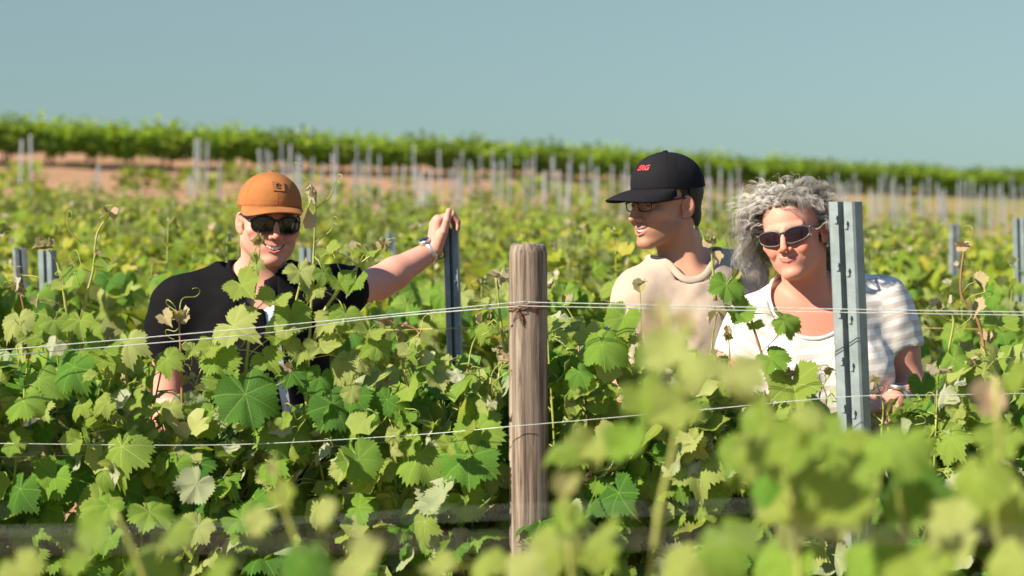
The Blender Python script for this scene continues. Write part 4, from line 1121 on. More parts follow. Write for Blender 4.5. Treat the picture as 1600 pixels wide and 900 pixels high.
def wood_post():
    Y = 5.40; c = P(825, 383, Y); root = empty('wooden_post', (c.x, Y, 0)); tag(root, 'weathered round wooden post with a wire wrapped round it', 'post')
    h = c.z; rad = 30.5*Y/FPX; n, mm = 56, 90; vs = []; rr = random.Random(4)
    cracks = [(R(-118), 0.05, 0.5), (R(-75), 0.03, 0.2), (R(-40), 0.035, 0.7), (R(-150), 0.03, 0.4), (R(200), 0.04, 0.5)]
    for j in range(mm+1):
        z = h*j/mm
        for i in range(n):
            a = 2*math.pi*i/n; r = rad*(1.045-0.045*z/h)
            r *= 1+0.018*math.sin(2*a+z*3)+0.008*math.sin(5*a+z*9)+0.004*math.sin(11*a-z*14)
            for ca, wd, ph in cracks:
                dd = (a-ca-0.05*math.sin(z*7+ph*9)+math.pi) % (2*math.pi)-math.pi
                r -= rad*0.11*math.exp(-(dd/wd)**2)*(0.5+0.5*math.sin(z*5+ph*20))
            kn = math.exp(-(((a-R(-100)+math.pi) % (2*math.pi)-math.pi)/0.2)**2-((z-(h-0.20))/0.02)**2); r += rad*0.05*kn
            if j == mm: r -= 0.004
            vs.append((math.cos(a)*r+(h-z)*0.004, math.sin(a)*r, z-(0.0 if j < mm else 0.0)))
    fs = [(j*n+i, j*n+(i+1) % n, (j+1)*n+(i+1) % n, (j+1)*n+i) for j in range(mm) for i in range(n)]
    top0 = len(vs)
    for k, f in enumerate((0.8, 0.5, 0.2)):
        for i in range(n):
            a = 2*math.pi*i/n; vs.append((math.cos(a)*rad*f, math.sin(a)*rad*f, h+0.002+0.002*math.sin(a*3+k*2)+0.0015*rr.uniform(-1, 1)))
    fs += [(mm*n+i, mm*n+(i+1) % n, top0+(i+1) % n, top0+i) for i in range(n)]
    for k in range(2): fs += [(top0+k*n+i, top0+k*n+(i+1) % n, top0+(k+1)*n+(i+1) % n, top0+(k+1)*n+i) for i in range(n)]
    vs.append((0, 0, h+0.002)); fs += [(top0+2*n+i, top0+2*n+(i+1) % n, len(vs)-1) for i in range(n)]
    m, nt, p = new_mat('weathered_wood')
    v1 = coords(nt, (60, 60, 2.2)); v2 = coords(nt, (170, 170, 5.0)); v3 = coords(nt, (5, 5, 3))
    a_ = noise(nt, 1.0, 6, 0.7, v1, 0.9); b_ = noise(nt, 1.0, 4, 0.6, v2); c_ = noise(nt, 1.2, 4, 0.6, v3, 0.5)
    col = ramp(nt, a_, [(0.32, (0.04, 0.032, 0.025)), (0.43, (0.155, 0.125, 0.10)), (0.57, (0.285, 0.24, 0.195)), (0.72, (0.43, 0.385, 0.33))])
    col = mixc(nt, math_n(nt, 'MULTIPLY', c_, 0.55), col, mixc(nt, 1.0, col, (0.58, 0.50, 0.44), 'MULTIPLY'))
    lines = math_n(nt, 'MULTIPLY', math_n(nt, 'SUBTRACT', 0.44, b_), 8, clamp=True)
    col = mixc(nt, math_n(nt, 'MULTIPLY', lines, 0.7), col, (0.07, 0.04, 0.03))
    nt.links.new(col, p.inputs['Base Color']); p.inputs['Roughness'].default_value = 0.9; p.inputs['Specular IOR Level'].default_value = 0.25
    nt.links.new(bump(nt, math_n(nt, 'ADD', a_, math_n(nt, 'MULTIPLY', b_, 0.6)), 0.8, 0.004), p.inputs['Normal'])
    M['wood'] = m
    link('timber', np_mesh('timber', vs, [f if len(f) == 4 else (*f, f[2]) for f in fs]) if False else _poly('timber', vs, fs), root, m)
    zw = P(825, 478, Y).z; lp = MB()
    for k, dz in enumerate((0.0, 0.007, -0.006)):
        lp.tube([(math.cos(a)*(rad+0.004)+0.0015, math.sin(a)*(rad+0.004), zw+dz+0.004*math.sin(a+k)) for a in [2*math.pi*i/36 for i in range(37)]], 0.0016, 5, False)
    for k in range(3): lp.tube(smooth_path([(-0.9*rad, -0.75*rad, zw), (-0.55*rad, -1.06*rad, zw-0.006-0.004*k), (-0.35*rad, -1.09*rad, zw-0.02-0.008*k), (-0.25*rad, -1.1*rad, zw-0.03-0.006*k)], 4), 0.0015, 5)
    lp.build('wire_loop', M['rust'], root)
def _poly(name, vs, fs):
    me = bpy.data.meshes.new(name); me.from_pydata(vs, [], fs); me.update(); me.shade_smooth(); return me
wood_post()
steel_post(P(1313, 315, 5.34), 1.69, 0.061, 'steel', lean=(-0.050, 0.0), yaw=R(-34), label='large grey steel post rising in front of the woman', name='steel_post')
steel_post(P(704, 357, 6.95), 1.58, 0.040, 'steel', lean=(-0.03, 0.0), yaw=R(-6), label='steel post the man in black rests his hand on')
steel_post(P(31, 387, 9.6), 1.42, 0.050, 'steel_dark', lean=(-0.05, 0), yaw=R(20), hooks=False, label='leaning grey post at the far left, left of a brighter one')
steel_post(P(71, 391, 8.4), 1.45, 0.052, 'steel', lean=(-0.03, 0), yaw=R(-15), hooks=False, label='bright steel post at left, beside a darker leaning one')
steel_post(P(478, 387, 9.6), 1.45, 0.050, 'steel', lean=(-0.02, 0), yaw=R(-10), hooks=False, label='short pale steel post end just right of the tan cap man')
steel_post(P(611, 364, 14.0), 1.45, 0.050, 'steel', yaw=R(10), hooks=False, label='small grey post tip above the raised forearm')
steel_post(P(1492, 350, 15.0), 1.5, 0.055, 'steel_dark', yaw=R(10), hooks=False, label='dark post among leaves right of the striped tee')
steel_post(P(1592, 340, 10.6), 1.6, 0.050, 'steel', lean=(-0.03, 0), yaw=R(-15), hooks=False, label='bright steel post at the right edge')
# far stakes of the young planting
STAKES = [(rX, 0) for rX in ()]+[(29,218),(48,210),(182,210),(135,255),(303,217),(311,217),(321,222),(342,253),(295,275),(429,222),(440,220),(454,225),(467,240),(417,232),(526,227),(558,222),(575,227),(594,242),(615,257),(628,227),(646,225),(666,235),(662,287),(689,232),(712,250),(722,235),(736,260),(744,232),(768,232),(795,238),(809,247),(821,250),(836,240),(851,267),(864,242),(882,285),(892,240),(922,242),(956,245),(980,252),(1107,255),(1125,260),(1142,282),(1156,260),(1190,268),(1306,270),(1320,288),(1335,270),(1363,302),(1375,275),(1381,268),(1397,275),(1408,290),(1420,277),(1442,285),(1465,285),(1480,295),(1502,280),(1520,282),(1534,290),(1550,290),(1567,285),(1580,275),(1598,288),(60,345),(-40,225),(-90,230),(1640,280),(1680,285)]
stake_me = None
_r = random.Random(31)
STAKES += [(x_, np.interp(x_, [400, 800, 1200, 1600], [232, 248, 275, 285])+_r.uniform(-6, 26)) for x_ in [412+15.5*k_+_r.uniform(-4, 4) for k_ in range(79)]]
rs = random.Random(8)
for (px, ty) in STAKES:
    best = None
    for d in np.arange(30, 130, 0.5):
        q = P(px, ty, d); gz = ground_z(q.x, d); e = abs((q.z-gz)-1.5)
        if best is None or e < best[0]: best = (e, d, q, gz)
    _, d, q, gz = best; hh = max(1.2, min(1.9, q.z-gz))
    if stake_me is None:
        b = MB(); path = [(-.033, .03), (-.033, -.02), (-.008, -.02), (0, .01), (.008, -.02), (.033, -.02), (.033, .03)]
        n = len(path); b.add([(x, y, 0) for x, y in path]+[(x, y, 1) for x, y in path], [(i, i+1, n+i+1, n+i) for i in range(n-1)]+[tuple(range(n, 2*n))])
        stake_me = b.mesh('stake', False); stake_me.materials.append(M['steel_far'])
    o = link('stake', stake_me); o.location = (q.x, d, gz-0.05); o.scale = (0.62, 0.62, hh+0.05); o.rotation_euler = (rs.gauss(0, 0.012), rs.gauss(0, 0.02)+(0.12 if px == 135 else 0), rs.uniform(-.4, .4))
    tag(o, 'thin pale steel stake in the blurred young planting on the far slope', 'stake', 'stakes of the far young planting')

# ------------------------------------------------------------------ wires
def wire(pts, r, label, mat='wire', group=None, name='wire', sag=0.0):
    q = [P(*p) for p in pts]; path = smooth_path(q, 10)
    mb = MB(); mb.tube(path, r, 6); o = mb.build(name, M[mat]); tag(o, label, 'wire', group); return o
yw = 5.345
wire([(-160, 560, 5.3), (0, 547, 5.35), (400, 512, 5.36), (790, 474, yw), (860, 473, yw), (1312, 483, 5.30), (1700, 489, 5.3)], 0.0011, 'upper of the twin wires passing in front of both posts')
wire([(-160, 569, 5.31), (0, 556, 5.36), (400, 522, 5.37), (560, 500, 5.4), (790, 480, yw), (860, 479, yw), (1312, 488, 5.30), (1700, 494, 5.3)], 0.0011, 'lower of the twin wires passing in front of both posts')
wire([(-160, 692, 5.4), (0, 693, 5.4), (350, 695, 5.42), (640, 680, 5.4), (790, 667, yw), (860, 661, yw), (1100, 640, 5.33), (1322, 620, 5.30), (1480, 617, 5.30), (1700, 613, 5.3)], 0.0009, 'middle wire hooked to the large steel post at elbow height')
wire([(-160, 716, 5.5), (0, 714, 5.5), (400, 704, 5.55), (640, 688, 5.5), (790, 674, 5.42)], 0.0009, 'thin wire just under the middle wire, left of the wooden post')
wire([(-160, 600, 8.3), (150, 560, 8.3), (500, 522, 8.3), (706, 513, 6.93), (900, 508, 8.3), (1350, 511, 8.3), (1700, 518, 8.3)], 0.0012, 'straw coloured wire behind the people', 'wire_yellow')
wire([(860, 884, 5.6), (1040, 874, 5.6), (1300, 868, 5.6), (1700, 860, 5.6)], 0.0009, 'lowest thin wire in shade right of the wooden post')
M['wire_light'] = plain('wire_light', (0.36, 0.40, 0.33), 0.5, 0.0, var=0.15, scale=60)
wire([(-200, 832, 2.8), (0, 826, 2.8), (400, 816, 2.8), (790, 793, 2.8), (1150, 784, 2.8), (1700, 764, 2.8)], 0.00035, 'upper blurred wire of the nearest row', 'wire_light')
wire([(-200, 840, 2.7), (0, 834, 2.7), (400, 824, 2.7), (800, 806, 2.7), (1150, 797, 2.7), (1700, 778, 2.7)], 0.0003, 'lower blurred wire of the nearest row', 'wire_light')
wire([(-300, 852, 1.45), (0, 850, 1.45), (800, 846, 1.45), (1200, 838, 1.45), (1900, 832, 1.45)], 0.0007, 'brownish blurred wire lowest across the nearest row', 'wire_thick')

# ------------------------------------------------------------------ vines
def trunk(root, h=0.66, seed=0, arms=0.42):
    r_ = random.Random(seed); b = MB()
    pts = [Vector((r_.gauss(0, .012), r_.gauss(0, .012), h*i/7)) for i in range(8)]
    b.tube(pts, [0.034, 0.027, 0.025, 0.026, 0.023, 0.024, 0.026, 0.028], 9)
    b.build('trunk', M['bark'], root)
    c = MB()
    for sx in (-1, 1):
        c.tube([pts[-1]]+[Vector((sx*arms*t, r_.gauss(0, .01), h+0.03+r_.gauss(0, .008))) for t in (0.2, 0.4, 0.6, 0.8, 1.0)], [0.02, 0.015, 0.014, 0.013, 0.011, 0.008], 7)
    c.build('cordon', M['bark'], root)
def shoot(root, pts, r0=0.0042, r1=0.0018, mat='shoot', name='shoot'):
    b = MB(); path = smooth_path(pts, 5); n = len(path)
    b.tube([q-root.location for q in path], [(r0+(r1-r0)*i/(n-1))*(1.25 if i % 5 == 0 else 1) for i in range(n)], 6)
    return b.build(name, M[mat], root)
def tendril(root, a, b_, curl=0.5, rnd=random):
    a, b_ = Vector(a), Vector(b_); m = a.lerp(b_, 0.5)+rvec(0.012, rnd)
    pts = smooth_path([a, m, b_], 4); e = pts[-1]; d = (b_-m).normalized(); u = d.orthogonal().normalized()
    for k in range(1, 9): e = pts[-1]; d = (Matrix.Rotation(curl*0.7, 3, u) @ d); pts.append(e+d*0.006)
    b = MB(); n = len(pts); b.tube([q-root.location for q in pts], [0.0014-0.0007*i/n for i in range(n)], 5); b.build('tendril', M['shoot'], root)
PROF = [(-400, 520), (0, 520), (215, 535), (250, 600), (330, 615), (540, 600), (600, 548), (790, 540), (860, 485), (950, 476), (1040, 500), (1105, 525), (1140, 590), (1200, 605), (1310, 632), (1420, 655), (1440, 600), (1500, 545), (1600, 520), (2000, 520)]
def prof_z(x, Y):
    px = 800+x/Y*FPX
    py = np.interp(px, [a for a, _ in PROF], [b for _, b in PROF])
    return P(px, py, Y).z
def front_vine(xc, label, seed, n_sh=9, half=0.44, Y=5.55):
    rd = random.Random(seed)
    root = empty('grape_vine', (xc, Y, 0)); tag(root, label, 'vine', 'vines of the row in front of the people')
    trunk(root, 0.64, seed); cnt = 0; stems = MB(); pile = []
    OUT = Vector((-0.25, -0.9, 0.0))
    for i in range(n_sh):
        bx = xc+(i/(n_sh-1)*2-1)*half+rd.gauss(0, .02); by = Y+rd.gauss(0, .045)
        zt = prof_z(bx, Y)-rd.uniform(0.02, 0.14)
        dx = rd.gauss(0, 0.05); dy = rd.gauss(0, .04)
        pts = [Vector((bx+dx*t*t, by+dy*t+0.01*math.sin(t*7+i), 0.67+(zt-0.67)*t)) for t in (0, .25, .5, .75, 1)]
        shoot(root, pts, 0.0045, 0.0022, 'shoot' if rd.random() < 0.75 else 'shoot_red')
        d_ = (pts[-1]-pts[-2]).normalized(); tipz = rd.uniform(0.03, 0.13); tp_ = pts[-1]+d_*tipz+Vector((rd.gauss(0, .02), rd.gauss(-.02, .02), 0))
        shoot(root, [pts[-1], pts[-1]+d_*tipz*.5, tp_], 0.0022, 0.0012)
        for k in range(3): leaf_obj(root, 'tip', tp_+rvec(.008, rd), rd.uniform(.014, .034), rvec(1, rd)+Vector((0, -.8, .3)), rvec(1, rd)+Vector((0, 0, .6)), 0, rd)
        for k in range(2):
            a_ = pts[3].lerp(tp_, rd.uniform(0, .9))+Vector((0, -.05, 0)); tendril(root, a_, a_+Vector((rd.gauss(0, .05), -.03, rd.uniform(.0, .06))), rd.choice((-.7, .7, 1.0)), rd)
        path = smooth_path(pts, 6); L = zt-0.67; nn = max(6, int(L/0.036)); sd = rd.choice((-1, 1))
        for k in range(nn):
            t = k/(nn-1); q = path[min(len(path)-1, int(t*(len(path)-1)))]; sd = -sd
            for rep in range(2):
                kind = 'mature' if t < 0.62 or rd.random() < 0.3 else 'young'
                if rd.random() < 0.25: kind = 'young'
                sz = (0.080 if kind == 'mature' else 0.066)*rd.uniform(0.65, 1.3)*(1-0.35*max(0, t-0.7)/0.3)
                frontal = -1 if rd.random() < 0.78 else 1
                pet = Vector((sd*rd.uniform(0.01, 0.09), frontal*rd.uniform(0.03, 0.15), rd.uniform(-0.03, 0.05)))
                n = Vector((-0.5+rd.gauss(0, .5), frontal*0.62+rd.gauss(0, .4), 0.62+rd.gauss(0, .4)))
                if rd.random() < 0.22: n = -n
                lp = q+pet
                if lp.z+sz*0.35 > prof_z(lp.x, Y)+0.03: lp.z = prof_z(lp.x, Y)+0.03-sz*0.4-rd.uniform(0, 0.05)
                px_ = 800+lp.x/lp.y*FPX; py_ = 330+(EYE.z-lp.z)/lp.y*FPX
                if (775 < px_ < 880 and py_ < 815) or (1285 < px_ < 1372 and py_ < 690): lp.y = max(lp.y, Y+0.24)
                if cnt < 295:
                    leaf_obj(root, kind, lp, sz, n, Vector((sd*0.5, 0, -1)), rd.gauss(0, .5), rd); cnt += 1
                    stems.tube([q-root.location, q.lerp(lp, .5)+Vector((0, 0, .012))-root.location, lp-root.location], [0.0017, 0.0015, 0.0012], 5)
                else: pile.append((lp-root.location, sz, n, (sd*0.4, 0, -1)))
    for _ in range(230):     # leaves deeper in the canopy
        x = xc+rd.uniform(-half, half); top = prof_z(x, Y)-0.06
        z = rd.uniform(0.62, max(0.75, top)); pile.append((Vector((x, Y+rd.uniform(0.02, 0.30), z))-root.location, rd.uniform(.06, .10), (rd.gauss(-.3, .5), rd.gauss(-.5, .6), rd.gauss(.5, .5)), (rd.gauss(0, .6), 0, -1)))
    stems.build('petiole', M['shoot'], root)['kind'] = 'stuff'
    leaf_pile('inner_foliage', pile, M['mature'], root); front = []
    for _ in range(150):     # small leaves of the side shoots, on the sunny face
        x = xc+rd.uniform(-half, half); z = rd.uniform(0.62, max(0.75, prof_z(x, Y)-0.03)); y = Y+rd.uniform(-0.13, 0.06)
        px_ = 800+x/y*FPX
        if 775 < px_ < 880 or 1285 < px_ < 1372: y = Y+0.25
        front.append((Vector((x, y, z))-root.location, rd.uniform(.035, .075), (rd.gauss(-.5, .45), rd.gauss(-.65, .4), rd.gauss(.6, .4)), (rd.gauss(0, .6), 0, -1)))
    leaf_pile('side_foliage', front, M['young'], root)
    return root
FRONT = {}
for k, (xc, lab) in enumerate([(-1.62, 'leafy vine at the left end of the front row, mostly out of frame'), (-0.98, 'leafy vine at the far left, two tall bare shoots rising from it'), (-0.42, 'leafy vine in front of the man in black, pale young leaves on tall shoots'),
                               (0.14, 'dark green leafy vine round the foot of the wooden post'), (0.66, 'vine in front of the woman, around the foot of the large steel post'), (1.22, 'pale leafy vine at the right of the woman in the front row')]):
    FRONT[k] = front_vine(xc, lab, 40+k, 9 if k else 7, 0.33)
# tall shoots that rise above the canopy, as in the photograph
def tall(root, path, leaves, tendrils=(), mat='shoot', r0=0.0042, Y=5.5, tip=True, seed=0):
    rd = random.Random(seed); Ys = Y
    shoot(root, [P(x, y, Ys) for x, y in path], r0, 0.0016, mat)
    for (x, y, s, kind, nx, nz, roll) in leaves:
        loc = P(x, y, Ys-0.02); leaf_obj(root, kind, loc, s*0.85*Ys/FPX, Vector((nx, -0.8, nz)), Vector((0, 0, -1)), roll, rd)
        j = min(range(len(path)), key=lambda i: (path[i][0]-x)**2+(path[i][1]-y)**2)
        a = P(*path[j], Ys); b = MB(); b.tube([a-root.location, a.lerp(loc, .5)+Vector((0, 0, .008))-root.location, loc-root.location], 0.0013, 5); b.build('petiole', M['shoot'], root)
    for (x0, y0, x1, y1) in tendrils: tendril(root, P(x0, y0, Ys), P(x1, y1, Ys+rd.gauss(0, .02)), rd.choice((-.6, .6, .9)), rd)
    if tip:
        x, y = path[-1]
        for k in range(4): leaf_obj(root, 'tip', P(x+rd.gauss(0, 5), y+rd.gauss(2, 4), Ys+rd.gauss(0, .01)), rd.uniform(13, 24)*Ys/FPX, rvec(1, rd)+Vector((0, -.8, .3)), rvec(1, rd)+Vector((0, 0, .6)), 0, rd)
V2 = FRONT[2]
V1 = FRONT[1]; V3 = FRONT[3]; V4 = FRONT[4]; V5 = FRONT[5]
tall(V2, [(375, 660), (385, 570), (393, 490), (402, 430), (407, 372)], [(378, 446, 62, 'young', -.4, .7, .9), (428, 468, 60, 'young', .1, .9, -.4), (365, 510, 90, 'young', -.6, .8, 1.3), (402, 412, 26, 'young', -.2, .5, 0.2), (340, 560, 70, 'mature', -.2, .8, .6), (396, 400, 20, 'young', .3, .6, 2)], [(404, 430, 392, 400), (390, 520, 360, 545), (386, 560, 420, 530)], seed=1)
tall(V2, [(478, 655), (481, 580), (485, 500), (490, 400), (494, 298)], [(474, 345, 42, 'tip', .8, .1, 2.6), (455, 490, 62, 'mature', .2, .5, 0), (520, 500, 58, 'young', -.2, .9, -.8), (505, 425, 40, 'young', .4, .8, .5), (470, 545, 50, 'young', .2, .6, -.3), (500, 590, 56, 'mature', .3, .7, -.4)], [(494, 300, 463, 266), (494, 325, 528, 274), (490, 380, 520, 340), (484, 500, 450, 520), (484, 540, 455, 555), (482, 560, 520, 545)], r0=0.005, seed=2)
tall(V2, [(484, 560), (500, 500), (522, 463), (560, 415), (602, 384)], [(555, 440, 52, 'young', -.3, .9, -.2), (512, 392, 40, 'young', -.2, .9, .7), (575, 395, 30, 'young', .2, .9, -.6), (530, 440, 44, 'young', .1, .9, .4), (540, 490, 56, 'young', .2, .8, -.3), (500, 540, 60, 'young', .1, .7, .4), (545, 560, 64, 'young', -.2, .8, .3), (575, 520, 52, 'young', .3, .9, -.6)], [(522, 463, 480, 455), (540, 440, 520, 395), (570, 408, 560, 380), (590, 390, 615, 372)], r0=0.0055, seed=3)
tall(V2, [(440, 560), (455, 500), (470, 440), (478, 415)], [(468, 425, 60, 'young', .2, .8, .3), (442, 500, 66, 'young', -.3, .7, .4), (415, 560, 60, 'young', -.3, .8, .9), (395, 600, 64, 'young', .2, .6, -.5), (350, 600, 70, 'young', -.4, .7, .3), (455, 580, 60, 'mature', .1, .6, .6), (330, 545, 50, 'young', -.3, .9, -.4), (490, 450, 46, 'young', .3, .9, -.5), (430, 525, 50, 'young', .2, .9, .8)], [(470, 440, 500, 430)], seed=31)
tall(V2, [(285, 650), (283, 570), (279, 488)], [(258, 496, 34, 'tip', -.3, .6, .8), (262, 560, 52, 'young', -.5, .9, 1.2), (302, 545, 34, 'young', .3, .9, -.7)], [(280, 490, 260, 470), (280, 490, 304, 464), (283, 540, 300, 565), (281, 510, 262, 515)], 'shoot_red', seed=4)
tall(V1, [(110, 545), (103, 480), (92, 420), (82, 398), (66, 380)], [(100, 446, 42, 'young', -.3, .9, .2), (58, 470, 30, 'tip', -.4, .8, .5), (85, 500, 62, 'young', .2, .8, -.4)], [(95, 430, 118, 408), (95, 435, 112, 420), (70, 440, 35, 430)], seed=5)
tall(V1, [(126, 545), (134, 470), (146, 420), (152, 365), (174, 332)], [(168, 416, 42, 'young', -.1, .9, -.6), (125, 500, 60, 'young', -.3, .9, .4), (150, 395, 16, 'tip', .4, .2, 1)], [(142, 425, 122, 395), (135, 465, 120, 430), (128, 380, 105, 335)], seed=6)
tall(V1, [(45, 560), (40, 500), (30, 450)], [(30, 500, 60, 'young', -.3, .9, .4), (60, 525, 66, 'young', .2, .9, -.3)], [(35, 470, 15, 440)], 'shoot_red', seed=7)
tall(V1, [(200, 600), (190, 555), (172, 525)], [(200, 535, 70, 'young', -.3, .9, .4), (160, 545, 60, 'young', .2, .9, -.3)], [], seed=71)
tall(V3, [(640, 620), (630, 560), (655, 520), (610, 500)], [(640, 545, 44, 'young', -.3, .9, .4), (590, 540, 52, 'young', .2, .9, -.3), (560, 560, 58, 'young', .2, .9, -.3), (680, 590, 50, 'young', .2, .9, .3)], [(630, 560, 590, 520), (630, 540, 660, 500)], 'shoot_red', seed=8)
tall(V3, [(790, 560), (782, 500), (775, 430)], [(760, 510, 40, 'young', -.3, .9, .4), (752, 470, 26, 'young', .2, .9, -.3)], [(778, 470, 745, 440), (776, 450, 792, 420)], seed=9)
tall(V4, [(1208, 625), (1192, 560), (1170, 490), (1152, 432)], [(1135, 445, 60, 'mature', .2, .6, -.3), (1150, 485, 56, 'mature', .3, .6, .5), (1225, 500, 56, 'mature', .2, .7, 1.2), (1178, 510, 30, 'young', .1, .9, .3), (1205, 560, 60, 'mature', -.2, .9, .8)], [(1160, 455, 1130, 440), (1190, 550, 1220, 520)], 'shoot_red', seed=10)
tall(V4, [(1118, 470), (1114, 420), (1110, 372)], [(1118, 400, 22, 'tip', .2, .6, .3)], [(1112, 390, 1098, 365)], seed=101)
tall(V4, [(1215, 640), (1225, 600), (1240, 585)], [(1240, 600, 92, 'young', -.3, .8, .3), (1205, 640, 80, 'young', -.2, .9, -.3), (1275, 640, 70, 'mature', .3, .5, .4)], [(1240, 590, 1290, 570), (1290, 640, 1280, 590)], 'shoot_red', seed=102)
tall(V5, [(1480, 640), (1478, 570), (1490, 500), (1470, 480)], [(1520, 600, 70, 'young', .1, .8, .3), (1470, 675, 96, 'young', -.3, .8, .2), (1540, 560, 66, 'young', .2, .9, -.4), (1490, 560, 60, 'mature', -.2, .7, .5), (1440, 600, 50, 'mature', 0, .8, 0)], [(1485, 520, 1525, 470), (1478, 560, 1500, 590), (1488, 500, 1450, 480)], seed=11)
tall(V5, [(1540, 560), (1528, 500), (1502, 460), (1505, 400), (1512, 385)], [(1525, 440, 44, 'tip', .1, .8, .3), (1520, 480, 52, 'tip', .2, .8, -.3), (1560, 505, 60, 'young', .2, .8, -.3)], [(1505, 420, 1520, 365), (1510, 470, 1545, 455)], 'shoot_red', seed=12)
# big sharp leaves that face the camera
for (v, x, y, s, kind, nx, nz, roll) in [(V2, 383, 640, 120, 'mature', .15, .45, .2), (V3, 732, 735, 112, 'mature', -.15, .6, .1), (V3, 745, 690, 95, 'mature', -.3, .6, .4), (V3, 655, 730, 100, 'mature', -.2, .7, -.3), (V2, 560, 735, 90, 'mature', .1, .5, .5),
        (V1, 190, 720, 110, 'young', -.4, .8, .3), (V1, 60, 610, 90, 'mature', -.3, .8, .4), (V1, 115, 590, 84, 'mature', -.3, .6, -.3), (V3, 940, 555, 84, 'mature', -.2, .6, .2), (V3, 885, 600, 84, 'mature', .1, .5, .2), (V3, 975, 510, 70, 'mature', -.1, .6, -.4), (V3, 1020, 760, 78, 'mature', .1, .6, .2),
        (V4, 1090, 750, 105, 'young', -.2, .8, .2), (V2, 520, 650, 90, 'mature', .2, .6, .4), (V1, 300, 740, 90, 'mature', -.1, .5, -.5), (V2, 440, 690, 110, 'mature', .1, .6, -.2), (V5, 1470, 700, 90, 'young', 0, .7, .4)]:
    leaf_obj(v, kind, P(x, y-s*0.2, 5.42+random.uniform(-.04, .04)), s*0.78*5.4/FPX, Vector((nx, -0.85, nz)), Vector((0, 0, -1)), roll)

# nearest row, out of focus
NEAR = [(1050, 545, 120, 'young'), (1085, 500, 95, 'tip'), (1030, 485, 70, 'tip'), (1045, 520, 105, 'tip'), (1090, 570, 90, 'young'), (1020, 560, 80, 'young'), (1062, 640, 115, 'young'), (985, 690, 100, 'mature'), (1000, 620, 90, 'young'), (920, 700, 92, 'young'), (888, 755, 66, 'tip'), (880, 700, 80, 'young'),
        (1150, 590, 110, 'young'), (1210, 730, 170, 'mature'), (1170, 650, 110, 'young'), (1260, 800, 170, 'young'), (1130, 850, 130, 'young'), (1290, 690, 110, 'young'), (1400, 700, 140, 'mature'), (1350, 730, 120, 'young'), (1420, 770, 140, 'mature'),
        (1550, 620, 110, 'tip'), (1570, 690, 110, 'young'), (1530, 750, 130, 'young'), (1600, 590, 80, 'young'), (1590, 800, 150, 'young'), (1500, 850, 170, 'young'), (1350, 870, 170, 'mature'), (1230, 880, 150, 'mature'), (1080, 880, 110, 'young'), (950, 830, 100, 'young'),
        (870, 850, 110, 'young'), (820, 880, 90, 'young'), (900, 810, 80, 'young'), (1600, 880, 150, 'young'), (1450, 900, 150, 'young'), (1190, 700, 120, 'young'), (1330, 800, 130, 'young'), (1250, 650, 90, 'young'),
        (1318, 705, 105, 'young'), (1275, 725, 120, 'young'), (1160, 700, 110, 'young'), (1240, 690, 110, 'young'), (1322, 735, 110, 'young'), (1350, 752, 110, 'young'), (1300, 765, 110, 'young'), (1335, 800, 120, 'young'),
        (160, 830, 110, 'young'), (275, 825, 95, 'young'), (130, 880, 80, 'young'), (410, 810, 70, 'young'), (440, 770, 60, 'young'), (520, 800, 72, 'young'), (470, 885, 120, 'mature'), (430, 725, 36, 'tip'), (560, 885, 110, 'young'), (700, 892, 90, 'young'), (760, 875, 90, 'young'), (30, 890, 100, 'young'), (240, 890, 110, 'mature'), (350, 895, 100, 'young')]
near = []
for px_c, lab in ((330, 'blurred vine low at the left in the nearest row'), (1010, 'blurred vine of the nearest row, a pinkish shoot tip standing up'), (1420, 'blurred bright leafy vine at the lower right in the nearest row')):
    q = P(px_c, 700, 2.4); r = empty('grape_vine', (q.x, 2.4, 0)); tag(r, lab, 'vine', 'vines of the nearest row'); trunk(r, 0.78, px_c, 0.2); near.append(r)
rd = random.Random(21)
for (x, y, s, kind) in NEAR:
    v = near[0] if x < 790 else near[1] if x < 1180 else near[2]
    for rep in range(1 if x < 790 or y < 700 or rd.random() < .7 else 2):
        Y = rd.uniform(2.25, 2.75)+(0.15 if rep else 0); jx, jy = (0, 12) if rep == 0 else (rd.gauss(0, 30), 40+abs(rd.gauss(22, 20)))
        leaf_obj(v, kind if rep == 0 else rd.choice(('young', 'mature')), P(x+jx, y-s*0.15+jy, Y), s*0.72*Y/FPX*(1 if rep == 0 else .8), Vector((-.5+rd.gauss(0, .3), -.65+rd.gauss(0, .2), .6+rd.gauss(0, .3))), Vector((rd.gauss(0, .3), 0, -1)), rd.gauss(0, .4), rd)
for v, pth in ((near[0], [(500, 930), (470, 860), (440, 780), (428, 715)]), (near[0], [(235, 960), (220, 890), (180, 800)]), (near[1], [(1010, 960), (1030, 800), (1060, 640), (1040, 470)]), (near[1], [(900, 960), (890, 850), (880, 740)]), (near[2], [(1250, 960), (1240, 800), (1190, 600)]), (near[2], [(1420, 960), (1410, 820), (1395, 690)]), (near[2], [(1570, 960), (1565, 760), (1555, 590)])):
    shoot(v, [P(x, y, 2.5) for x, y in pth], 0.004, 0.0018)

